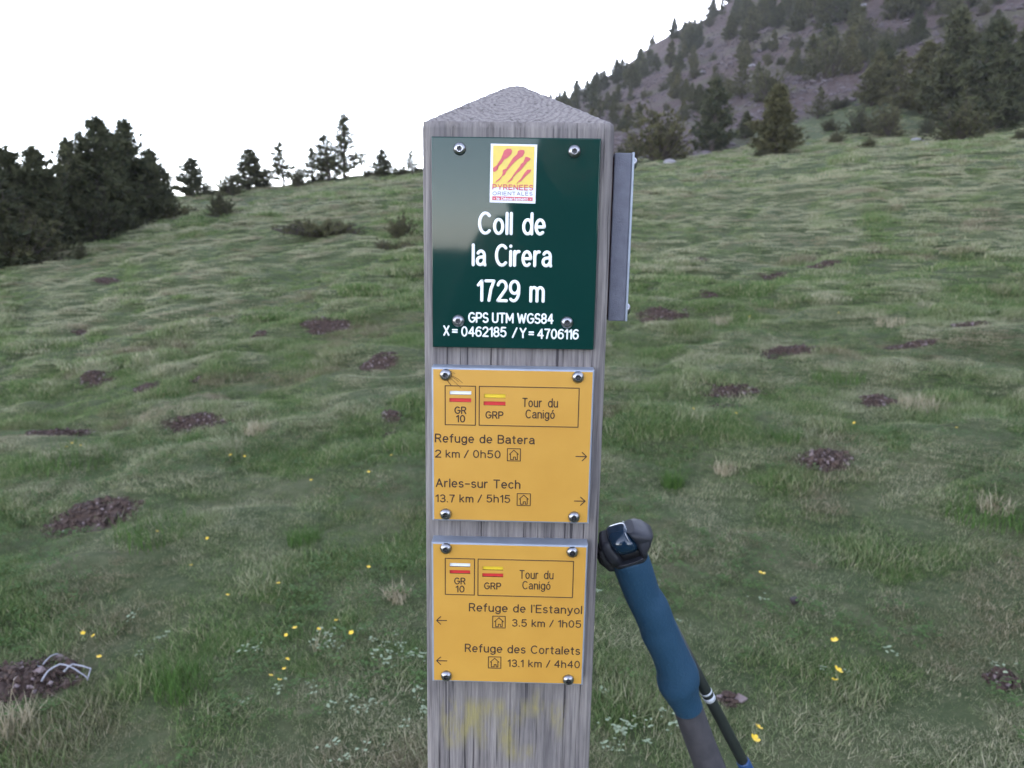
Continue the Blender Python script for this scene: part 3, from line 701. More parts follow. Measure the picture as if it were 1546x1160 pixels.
# ---- the two yellow plates (pixel coordinates: crops enlarged 5.153x)
def box_lines(tl, tr, br, bl, y):
    P = [loc(*c, y) for c in (tl, tr, br, bl)]; x0 = (P[0][0]+P[3][0])/2; x1 = (P[1][0]+P[2][0])/2; z1 = (P[0][2]+P[1][2])/2; z0 = (P[2][2]+P[3][2])/2
    return [[(x0, z0), (x1, z0), (x1, z1), (x0, z1), (x0, z0)]]
def yellow_plate(corners, K, data, label):
    yf = YY
    def rec(q, mi):
        a = loc(*K(q[0], q[1]), yf); b = loc(*K(q[2], q[3]), yf); return (a[0], b[0], b[2], a[2], mi)
    recs = [rec(q, mi) for q, mi in data['bars']]
    me, b = plate(post, 'yellow_plate', corners, yf, -HALF+.001, None, None, recess=recs, bev=.0014)
    for m_ in (M_yellow, M_alu, M_white, M_red, M_byellow, M_black): me.materials.append(m_)
    # material by position (bmesh cleanup keeps faces; classify again)
    for p in me.polygons:
        c = p.center; n_ = p.normal; mi = 1
        if abs(c.y-yf) < 1e-6: mi = 0
        for r in recs:
            if r[0]-1e-6 <= c.x <= r[1]+1e-6 and r[2]-1e-6 <= c.z <= r[3]+1e-6 and c.y > yf+1e-5:
                mi = r[4] if c.y > yf+.0011 else 5  # recess walls dark: inner shading put into the colour
        p.material_index = mi
    pl_ = link('yellow_plate', me, post); pl_['label'] = label
    L_ = []
    for bx in data['boxes']: L_ += box_lines(*[K(*c) for c in bx], yf)
    add_strokes('frame_line', pl_, L_, 1.35, yf, M_black)
    for (t_, x0_, x1_, y0_, y1_, cp, w_) in data['text']:
        lines = text_lines(t_, K(x0_, y0_), K(x1_, y1_), cp/5.153, yf, sp=.26, space=.46) if isinstance(t_, str) else None
        add_strokes('lettering', pl_, lines, w_*1.12, yf, M_black)
    for seg in data['segs']:
        L_ = []
        for (t_, x0_, x1_) in seg[0]:
            yb = seg[1]+(seg[2]-seg[1])*(x0_-seg[3])/(seg[4]-seg[3]); yb2 = seg[1]+(seg[2]-seg[1])*(x1_-seg[3])/(seg[4]-seg[3])
            L_ += text_lines(t_, K(x0_, yb), K(x1_, yb2), seg[5]/5.153, yf, sp=.26)
        add_strokes('lettering', pl_, L_, 1.75, yf, M_black)
    for (x0_, y0_, x1_, y1_) in data['icons']:
        w = x1_-x0_; h = y1_-y0_; q = lambda u, v: K(x0_+u*w, y0_+v*h)
        L_ = box_lines(q(0, 0), q(1, .02), q(1, 1), q(0, .98), yf)
        house = [(.34, .88), (.24, .88), (.24, .46), (.16, .46), (.5, .13), (.84, .46), (.76, .46), (.76, .88), (.62, .88), (.62, .68), (.46, .68), (.46, .88), (.34, .88)]
        L_.append([tuple(loc(*q(*p), yf)[[0, 2]]) for p in house]); add_strokes('refuge_symbol', pl_, L_, 1.25, yf, M_black)
    for (x0_, y0_, x1_, y1_, hd) in data['arrows']:
        tip = K(x1_, y1_); a = K(x0_, y0_)
        L_ = [[tuple(loc(*a, yf)[[0, 2]]), tuple(loc(*tip, yf)[[0, 2]])], [tuple(loc(*K(*hd[0]), yf)[[0, 2]]), tuple(loc(*tip, yf)[[0, 2]]), tuple(loc(*K(*hd[1]), yf)[[0, 2]])]]
        add_strokes('arrow', pl_, L_, 1.5, yf, M_black)
    return pl_
K1 = lambda x, y: (630+x/5.153, 530+y/5.153)            # first enlargement
K2 = lambda x, y: (630+x/5.153, 700+y/5.153)
K3 = lambda x, y: (630+x/5.153, 880+y/5.153)
d1 = dict(bars=[((252, 310, 420, 342), 2), ((250, 366, 420, 400), 3), ((521, 334, 686, 368), 4), ((516, 392, 686, 426), 3)],
          boxes=[[(218, 271), (455, 275), (450, 578), (216, 574)], [(483, 275), (1260, 291), (1250, 596), (481, 577)]],
          text=[('GR', 293, 377, 486, 488, 50, 1.6), ('10', 306, 368, 552, 553, 50, 1.6), ('GRP', 534, 665, 523, 525, 50, 1.6), ('Tour', 820, 965, 433, 436, 64, 1.5), ('du', 1020, 1090, 437, 438, 64, 1.5), ('Canigó', 845, 1065, 522, 525, 62, 1.5),
                ('Refuge de Batera', 142, 908, 709, 722, 60, 1.75), ('Arles-sur Tech', 148, 797, 1058, 1067, 60, 1.75)],
          segs=[([('2', 142, 182), ('km', 225, 326), ('/', 366, 396), ('0h50', 438, 643)], 826, 832, 140, 645, 54), ([('13.7', 146, 288), ('km', 332, 432), ('/', 472, 499), ('5h15', 542, 718)], 1174, 1178, 140, 720, 54)],
          icons=[(701, 760, 802, 857), (777, 1110, 879, 1204)],
          arrows=[(1234, 821, 1317, 823, ((1283, 790), (1283, 855))), (1222, 1168, 1306, 1169, ((1270, 1138), (1270, 1201)))])
y1 = yellow_plate([(651, 555), (897, 559), (890, 792), (653, 786)], K1, d1, 'upper yellow direction plate with arrows pointing right')
screws(y1, [(673, 566), (872.6, 569.6), (673, 776), (866.6, 780.6)], YY)
dy = (880-700)*5.153
sh = lambda v: v+dy
d2 = dict(bars=[((252, 774, 412, 806), 2), ((252, 828, 412, 859), 3), ((509, 800, 668, 832), 4), ((506, 853, 668, 885), 3)],
          boxes=[[(218, 738), (446, 742), (443, 1023), (217, 1018)], [(473, 744), (1215, 761), (1208, 1044), (471, 1025)]],
          text=[('GR', 291, 371, 937, 938, 46, 1.55), ('10', 302, 363, 999, 1000, 46, 1.55), ('GRP', 523, 648, 975, 977, 46, 1.55), ('Tour', 798, 938, 894, 896, 61, 1.45), ('du', 988, 1055, 897, 898, 61, 1.45), ('Canigó', 820, 1032, 976, 979, 58, 1.45),
                ("Refuge de l'Estanyol", 406, 1277, 220+dy, 240+dy, 57, 1.7), ('Refuge des Cortalets', 374, 1262, 538+dy, 556+dy, 57, 1.7)],
          segs=[([('3.5', 740, 848), ('km', 893, 988), ('/', 1030, 1056), ('1h05', 1097, 1270)], 337+dy, 348+dy, 740, 1270, 51), ([('13.1', 706, 822), ('km', 867, 963), ('/', 1004, 1030), ('4h40', 1068, 1260)], 651+dy, 662+dy, 706, 1260, 51)],
          icons=[(586, 260+dy, 684, 352+dy), (553, 576+dy, 650, 665+dy)],
          arrows=[(228, 294+dy, 150, 293+dy, ((182, 264+dy), (182, 323+dy))), (230, 608+dy, 150, 606+dy, ((182, 578+dy), (182, 637+dy)))])
y2 = yellow_plate([(651, 819), (887, 824), (881, 1035), (653, 1029)], K2, d2, 'lower yellow direction plate with arrows pointing left')
screws(y2, [(673.3, 828), (864, 833.5), (674, 1020), (858, 1026)], YY)
# fine scratches / fibres at the first screw
fib = []
for k in range(7):
    a = math.radians(random.uniform(-100, 40)); p0 = (674+6*math.cos(a), 566-6*math.sin(a)); L_ = random.uniform(8, 20)
    fib.append([tuple(loc(p0[0]+L_*t*math.cos(a+.5*t), p0[1]-L_*t*math.sin(a-.4*t), YY)[[0, 2]]) for t in (0, .3, .6, 1)])
add_strokes('fibre', y1, fib, .35, YY, M_gapshade_fibre)
# ---- tray-shaped sign seen edge-on on the right-hand side
sx0 = HW+.0035
xa = sx0
pT = loc(943, 231, -.045); pB = loc(934, 485, -.045)
xR = (loc(954.5, 235, -.045)[0]+loc(944.5, 480, -.045)[0])/2
tr_ = bevel_box((xa, -.045, pB[2]), (xR, .075, pT[2]), .0008, 2)
so_ = link('side_plate', tr_, post, M_sidealu); so_['label'] = 'grey metal sign plate seen edge-on on the right side of the post'
link('gap_shade_strip', bevel_box((HW-.0005, -.040, pB[2]+.003), (xa+.001, .070, pT[2]-.003), 0), so_, M_gapshade_fibre)  # dark strip filling the gap, inner shadow put into its colour
link('plate_face', bevel_box((xR-.0004, -.0462, pB[2]), (xR+.0016, .075, pT[2]+.0004), .0004, 1), so_, M_alu)
for py in (247, 467):
    for yy in (-.036, .064):
        o = bpy.data.objects.new('screw', SCR); COL.objects.link(o); o.parent = so_
        o.location = (xR+.0018, yy, loc(955, py, -.036)[2]); o.rotation_euler = (0, 0, math.radians(90))

# ------------------------------------------------------------------ trekking poles
M_grip = simple('blue_foam_grip', (.013, .053, .102), .65, nscale=60, bump=.6, spec=.4)
M_foam = simple('worn_grey_foam', (.065, .060, .067), .8, noise=(.045, .043, .05), nscale=110, bump=.3)
M_rub = simple('black_rubber_head', (.026, .028, .038), .5, noise=(.018, .019, .026), nscale=90, bump=.2)
M_gloss = simple('glossy_blue_black_plastic', (.006, .022, .045), .12, coat=.8)
M_strap = simple('black_webbing', (.012, .012, .016), .7, noise=(.02, .02, .025), nscale=200, bump=.4)
M_shaft = simple('dark_shaft', (.035, .042, .040), .35, metal=.3, noise=(.028, .034, .032), nscale=50)
M_ring = simple('pale_ring', (.55, .58, .62), .4); M_bring = simple('blue_collar', (.02, .06, .16), .4)
def at(px, py, depth):
    d = ray(px, py); return EYE + d*(depth/d[1])
def dep(py): return .615 + (py-800)*.00016
rowsG = [(838, 926, 980), (850, 931, 984), (880, 925.5, 993), (898, 941, 998.5), (915, 950, 1011), (930, 957, 1017), (942, 962, 1021), (953, 964, 1026), (967, 972, 1031.5), (985, 981, 1040), (1001, 986.5, 1048), (1012, 988.5, 1054.5), (1019, 988.8, 1057.6), (1026, 989, 1058.3), (1032, 990.5, 1057.6), (1042, 998, 1057.3), (1053, 1005.5, 1058), (1063, 1013, 1061), (1068, 1014.5, 1062.5)]
rowsG[0:3] = [(838, 919, 978), (850, 922, 984.5), (880, 934, 993.5)]
rowsF = [(1064, 1012.8, 1061.6), (1076, 1018, 1065), (1091, 1022.5, 1070), (1125, 1035, 1082.5), (1160, 1047.5, 1097)]
tk = empty('trekking_pole', tuple(at(960, 840, dep(840))))
tag(tk, 'trekking pole with blue foam grip and black head leaning on the right of the signpost', 'trekking pole')
t0 = Vector(tk.location)
def lathe_rows(rows_, n=28, ext=None):
    C_, Rr = [], []
    for (py, xl, xr) in rows_:
        d = dep(py); c = at((xl+xr)/2, py, d); C_.append(c); Rr.append(abs(at(xr, py, d)[0]-at(xl, py, d)[0])/2*.925)
    C_ = np.array(C_); Rr = np.array(Rr); 
    # resample smoothly
    t = np.arange(len(C_)); tt = np.linspace(0, len(C_)-1, (len(C_)-1)*4+1)
    C2 = np.stack([np.interp(tt, t, C_[:, k]) for k in range(3)], 1); R2 = np.interp(tt, t, Rr)
    k = np.array([1, 2, 3, 2, 1])/9; 
    for _ in range(1):
        for q in range(3): C2[2:-2, q] = np.convolve(C2[:, q], k, 'valid')
        R2[2:-2] = np.convolve(R2, k, 'valid')
    return C2, R2
def tube_at(name, C_, Rr, mat, parent, n=28, flat=1.0):
    v, f = tube([c-np.array(t0) for c in C_], list(Rr), n); me = mesh(name, v, f); 
    for p in me.polygons: p.use_smooth = len(p.vertices) == 4
    return link(name, me, parent, mat)
Cg, Rgp = lathe_rows(rowsG); tube_at('grip', Cg, Rgp, M_grip, tk)
Cf, Rf = lathe_rows(rowsF)
axis = Cf[-1]-Cf[0]; axis /= np.linalg.norm(axis)
Cf = np.concatenate((Cf, [Cf[-1]+axis*.05, Cf[-1]+axis*.09])); Rf = np.r_[Rf, Rf[-1], Rf[-1]*.9]; Rf[0:3] *= .985
tube_at('lower_grip', Cf, Rf, M_foam, tk)
g0 = Cf[-1]-axis*.01
# shaft down to the ground
k = (g0[2]-float(ground(g0[0]+.2, g0[1])))/-axis[2]; foot = g0+axis*k*.985
tube_at('shaft', [g0, g0+(foot-g0)*.5], [.009, .009], M_shaft, tk, 16); tube_at('lower_shaft', [g0+(foot-g0)*.48, foot-axis*.04], [.007, .0065], M_ring, tk, 16)
tube_at('tip', [foot-axis*.045, foot-axis*.01, foot+axis*.01], [.006, .004, .0015], M_steel, tk, 12)
# head: built in a local frame (u along the top, w across towards camera, n up the axis)
gt = Cg[0]; ga = Cg[8]-Cg[0]; ga /= np.linalg.norm(ga); nup = -ga
uu = np.array([1, .0, 0]) - nup*nup[0]; uu /= np.linalg.norm(uu); ww = np.cross(nup, uu)     # ww points to/away
if ww[1] > 0: ww = -ww
S1 = dep(820)/F                                          # metres per pixel at the head
def head_frame(pu, pn, pw): return gt + uu*pu*S1 + nup*pn*S1 + ww*pw*S1 - np.array(t0)
def head_loft(secs, n=32, pw=3.0):
    """secs: (height, umin, umax, half depth) in photo pixels -> closed superelliptic loft"""
    V, Fc = [], []
    for (h, u0, u1, hw) in secs:
        for k in range(n):
            q = 2*math.pi*k/n; c_, s_ = math.cos(q), math.sin(q)
            V.append(head_frame((u0+u1)/2+(u1-u0)/2*math.copysign(abs(c_)**(2/pw), c_), h, hw*math.copysign(abs(s_)**(2/pw), s_)))
    for i in range(len(secs)-1):
        for k in range(n): Fc.append((i*n+k, i*n+(k+1) % n, (i+1)*n+(k+1) % n, (i+1)*n+k))
    Fc.append(tuple(range(n))[::-1]); Fc.append(tuple((len(secs)-1)*n+k for k in range(n)))
    return V, Fc
def hl(name, secs, mat, pw=3.0, par=None):
    v, f = head_loft(secs, pw=pw); me = mesh(name, v, f)
    for p in me.polygons: p.use_smooth = len(p.vertices) == 4
    flat_fix(me); return link(name, me, par or tk, mat)
hd = hl('head', [(-6, -29, 30, 26), (0, -31, 31, 29), (4, -31, 32, 30), (6, -30, 32, 30)], M_rub, 2.6)
# left and right cheeks of the head, leaving a slot between them
hl('head_cheek', [(5, -31, -8, 27), (20, -35, -12, 26), (36, -38, -16, 24), (44, -36, -17, 21), (48, -30, -18, 16)], M_rub, 3.5)
hl('head_cheek', [(5, 20, 32, 27), (12, 20, 34, 26), (22, 18, 42, 30), (31, 16, 49, 24), (33, 16, 49, 24), (42, 14, 41, 27), (48, 12, 33, 24), (53, 10, 24, 18)], M_rub, 3.0)
hl('slot', [(4, -15, 24, 20), (24, -15, 23, 20)], simple('slot_dark', (.006, .006, .008), .6), 4)
hl('strap_lock', [(23, -17, 23, 28), (30, -19, 22, 30), (40, -22, 19, 29), (48, -22, 15, 25), (54, -20, 12, 17), (57, -17, 9, 8)], M_gloss, 3.2)
# webbing strap bunched between head and post
v_all = []
for (pts, rr) in (([(-30, 38, 4), (-38, 26, 10), (-37, 8, 12), (-33, -8, 8), (-25, -16, 0)], 7), ([(-31, 30, -8), (-42, 18, -6), (-42, 0, -4), (-34, -14, -4), (-24, -20, -4)], 8), ([(-28, 42, 14), (-36, 34, 18), (-38, 20, 18), (-33, 6, 16), (-26, 0, 14)], 5)):
    P_ = [head_frame(*p) for p in pts]; P2 = [P_[0]]
    for a, b in zip(P_[:-1], P_[1:]): P2 += [a*.5+b*.5, b]
    v_all.append(tube(P2, rr*S1, 12))
v, f = merge(v_all); link('strap', mesh('strap', v, f, True), tk, M_strap)
hl('rivet', [(44, 9, 12, 26.5), (50, 8, 10, 23), (54, 7, 9, 15)], M_ring, 2)

# second pole: only its slim shaft shows behind the first
def dep2(py): return .677 + (py-1050)*.00016
A1, A2 = at(1070, 1052, dep2(1052)), at(1127, 1160, dep2(1160)); ax2 = A2-A1; ax2 /= np.linalg.norm(ax2)
top2 = A1-ax2*.115; k2 = (A1[2]-float(ground(A1[0]+.5, A1[1])))/-ax2[2]; foot2 = A1+ax2*k2
t2 = empty('trekking_pole', tuple(A1)); tag(t2, 'slim dark trekking pole shaft with pale ring showing behind the blue grip', 'trekking pole'); t0 = Vector(t2.location)
S2 = dep2(1080)/F
tube_at('shaft', [top2, A1, foot2-ax2*.25], [9.6*S2, 9.6*S2, 9.6*S2], M_shaft, t2, 20)
tube_at('pale_ring', [A1-ax2*.0020, A1+ax2*.0035], [10.1*S2]*2, M_ring, t2, 20)
tube_at('pale_ring', [A1-ax2*.0090, A1-ax2*.0065], [10.1*S2]*2, M_ring, t2, 20)
A3 = at(1121, 1150, dep2(1150)); q3 = A1+ax2*((A3-A1)@ax2)
tube_at('collar', [q3-ax2*.002, q3, q3+ax2*.030, q3+ax2*.032], [10.3*S2, 11.6*S2, 11.6*S2, 10.2*S2], M_bring, t2, 20)
tube_at('tip', [foot2-ax2*.26, foot2-ax2*.02, foot2+ax2*.005], [6*S2, 5*S2, 2*S2], M_steel, t2, 12)
# ------------------------------------------------------------------ pines and shrubs
def foliage_mat():
    m, nt, b = newmat('pine_needles'); L = nt.links.new
    a = nt.nodes.new('ShaderNodeAttribute'); a.attribute_name = 'tone'; oi = nt.nodes.new('ShaderNodeObjectInfo')
    def ramp(fac, stops):
        r = nt.nodes.new('ShaderNodeValToRGB'); e = r.color_ramp.elements
        e[0].position, e[0].color = stops[0][0], (*stops[0][1], 1); e[1].position, e[1].color = stops[-1][0], (*stops[-1][1], 1)
        L(fac, r.inputs['Fac']); return r.outputs['Color']
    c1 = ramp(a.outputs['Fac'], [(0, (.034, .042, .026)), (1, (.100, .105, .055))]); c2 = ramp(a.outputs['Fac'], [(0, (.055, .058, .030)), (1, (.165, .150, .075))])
    x = nt.nodes.new('ShaderNodeMix'); x.data_type = 'RGBA'; oc = nt.nodes.new('ShaderNodeSeparateColor'); L(oi.outputs['Color'], oc.inputs[0])
    L(oc.outputs[0], x.inputs[0]); L(c1, x.inputs[6]); L(c2, x.inputs[7])
    L(x.outputs[2], b.inputs['Base Color']); b.inputs['Roughness'].default_value = .8; b.inputs['Specular IOR Level'].default_value = .08
    tr = nt.nodes.new('ShaderNodeBsdfTranslucent'); L(x.outputs[2], tr.inputs['Color'])
    ms = nt.nodes.new('ShaderNodeMixShader'); ms.inputs[0].default_value = .25
    L(b.outputs[0], ms.inputs[1]); L(tr.outputs[0], ms.inputs[2]); L(ms.outputs[0], nt.nodes['Material Output'].inputs['Surface'])
    return m
M_leaf = foliage_mat(); M_bark = simple('pine_bark', (.085, .065, .055), .9, noise=(.04, .032, .03), nscale=12)
def make_tree(kind, seed):
    """unit-height tree: (trunk mesh, crown mesh)"""
    g = np.random.default_rng(seed); tp = []
    tips = []                                           # needle clump centres, direction, size
    if kind in ('cone', 'open', 'spire'):
        Wd = {'cone': .34, 'open': .36, 'spire': .24}[kind]; nb = {'cone': 190, 'open': 120, 'spire': 80}[kind]; h0 = {'cone': .03, 'open': .10, 'spire': .06}[kind]
        bend = g.normal(0, .02, (6, 2)); bend[0] = 0; bz = np.linspace(0, .97, 6)
        cxy = lambda z: np.array([np.interp(z, bz, np.cumsum(bend[:, 0])), np.interp(z, bz, np.cumsum(bend[:, 1]))])
        tp.append(tube([(*cxy(z), z-.02) for z in bz], list(np.linspace(.026, .004, 6)), 7))
        lob = g.uniform(0, 6.283, 3); 
        for k in range(nb):
            z = h0+(.96-h0)*(g.random() if kind != 'cone' else (k+g.random())/nb)**(1.0)
            th = g.random()*6.283
            env = Wd*(1-z)**.75*(.45+.55*min(1, (z+.02)/.16))
            if kind == 'open': env *= (.55+.75*g.random()**1.2)*(1+.35*math.sin(2*th+lob[0]+6*z)); env = max(env, .05)
            else: env *= g.uniform(.75, 1.12)*(1+.15*math.sin(3*th+lob[1]+9*z))
            up = .10+.5*g.random(); c0 = cxy(z); base = np.array([c0[0], c0[1], z]); d = np.array([math.cos(th), math.sin(th), 0])
            P_ = [base + d*env*t + np.array([0, 0, env*(-.12*t+up*t*t)]) for t in (0, .35, .7, 1)]
            tp.append(tube(P_, [.006, .0045, .003, .0015], 4, False))
            m_ = max(2, int(env/{'cone': .036, 'open': .042, 'spire': .045}[kind]))
            for q in range(m_):
                t = .25+.75*(q+g.random())/m_
                c = base + d*env*t + np.array([0, 0, env*(-.12*t+up*t*t)]) + g.normal(0, .011, 3)
                dd = d*.6+np.array([0, 0, .75])+g.normal(0, .3, 3); tips.append((c, dd/np.linalg.norm(dd), g.uniform(.7, 1.25)*{'cone': .060, 'open': .052, 'spire': .075}[kind]))
        for z in np.linspace(.9, 1.0, 5): tips.append((np.array([*cxy(z), z-.01]), np.array([0, 0, 1.]), .06))
    else:                                              # bush / mat : many stems fanning from the ground
        flat = {'bush': 1.0, 'mat': .16}[kind]; nb = {'bush': 90, 'mat': 120}[kind]
        lob = g.uniform(0, 6.283, 4)
        for k in range(nb):
            th = g.random()*6.283; el = math.acos(g.random()**.8) if kind == 'bush' else math.acos(g.random()*.9)
            Rr = .55*(1+.22*math.sin(3*th+lob[0])+.16*math.sin(5*th+lob[1])+.12*math.sin(4*el+lob[2]))*g.uniform(.8, 1.1)
            e = np.array([math.cos(th)*math.sin(el)*Rr, math.sin(th)*math.sin(el)*Rr, math.cos(el)*Rr*(1.65 if kind == 'bush' else 1.6)*.98*flat+.015])
            mid = e*.5+np.array([0, 0, -.05*flat])
            tp.append(tube([(0, 0, -.03), mid, e], [.012, .008, .003], 4, False))
            for q in range(7 if kind == 'bush' else 6):
                t = .45+.55*(q+g.random())/7; c = (mid*2*(1-t)+e*(2*t-1)) if t > .5 else mid*2*t
                c = c+g.normal(0, .022, 3)*np.array([1, 1, flat if kind == 'mat' else 1]); c[2] = max(c[2], .0)
                dd = e*.7+np.array([0, 0, .6])+g.normal(0, .3, 3); tips.append((c, dd/np.linalg.norm(dd), g.uniform(.7, 1.2)*(.075 if kind == 'bush' else .045)))
    nn = {'cone': 10, 'open': 12, 'spire': 8, 'bush': 10, 'mat': 9}[kind]
    C = np.array([t[0] for t in tips]); Dn = np.array([t[1] for t in tips]); Sz = np.array([t[2] for t in tips]); nC = len(C)
    C = np.repeat(C, nn, 0); Dn = np.repeat(Dn, nn, 0); Sz = np.repeat(Sz, nn); tone = np.repeat(np.clip(g.normal(.4, .25, nC), 0, 1), nn)
    v = Dn*.55+g.normal(0, .55, C.shape); v /= np.linalg.norm(v, axis=1)[:, None]
    s = np.cross(v, g.normal(0, 1, C.shape)); s /= np.linalg.norm(s, axis=1)[:, None]
    w = {'cone': .17, 'open': .14, 'spire': .24, 'bush': .17, 'mat': .17}[kind]
    A = C-v*(Sz*.15)[:, None]-s*(Sz*w)[:, None]; B = C-v*(Sz*.15)[:, None]+s*(Sz*w)[:, None]; T = C+v*(Sz*1.0)[:, None]
    V = np.stack([A, B, T], 1).reshape(-1, 3); Fa = np.arange(len(V)).reshape(-1, 3)
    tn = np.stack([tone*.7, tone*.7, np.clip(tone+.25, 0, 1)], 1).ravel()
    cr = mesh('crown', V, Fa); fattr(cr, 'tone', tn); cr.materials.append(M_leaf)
    vt, ft = merge(tp); tr = mesh('trunk', vt, ft, True); tr.materials.append(M_bark)
    return tr, cr
KIT = {'cone': [make_tree('cone', s) for s in (1, 2, 3)], 'open': [make_tree('open', s) for s in (4, 5, 6)], 'spire': [make_tree('spire', s) for s in (7, 8, 9, 10)],
       'bush': [make_tree('bush', s) for s in (11, 12, 13)], 'mat': [make_tree('mat', s) for s in (14, 15)]}
UNITW = {'cone': .62, 'open': .66, 'spire': .44, 'bush': 1.08, 'mat': 1.15}
NAMES = {'cone': 'pine_tree', 'open': 'pine_tree', 'spire': 'pine_tree', 'bush': 'pine_shrub', 'mat': 'juniper_shrub'}
CATS = {'cone': 'tree', 'open': 'tree', 'spire': 'tree', 'bush': 'shrub', 'mat': 'shrub'}
def plant_tree(P, h, w, kind, olive, label, group):
    o = empty(NAMES[kind], tuple(P), random.uniform(0, 6.28)); o.rotation_euler[0] = random.uniform(-.04, .04)
    o.scale = (w/UNITW[kind], w/UNITW[kind], h if kind != 'mat' else h/.16); tag(o, label, CATS[kind], group)
    t_, c_ = random.choice(KIT[kind])
    for nm, me in ((('trunk' if 'tree' in NAMES[kind] else 'stems'), t_), (('crown' if 'tree' in NAMES[kind] else 'foliage'), c_)):
        q = bpy.data.objects.new(nm, me); COL.objects.link(q); q.parent = o; q.color = (olive, olive, olive, 1)
    return o
def tree_px(px, yb, yt, wpx, kind, olive, label, group=None):
    P, r = hit(px, yb); s = r/F*.97; P[2] -= .05
    return plant_tree(P, max((yb-yt)*s, .2), wpx*s*(1.3 if kind in ('cone', 'open') and px < 640 else 1.08), kind, olive, label, group)
random.seed(5)
GL, GR_, GB = 'pines crowded at the left edge of the meadow', 'pines on the skyline of the meadow', 'shrubs and pines at the foot of the rocky hill'
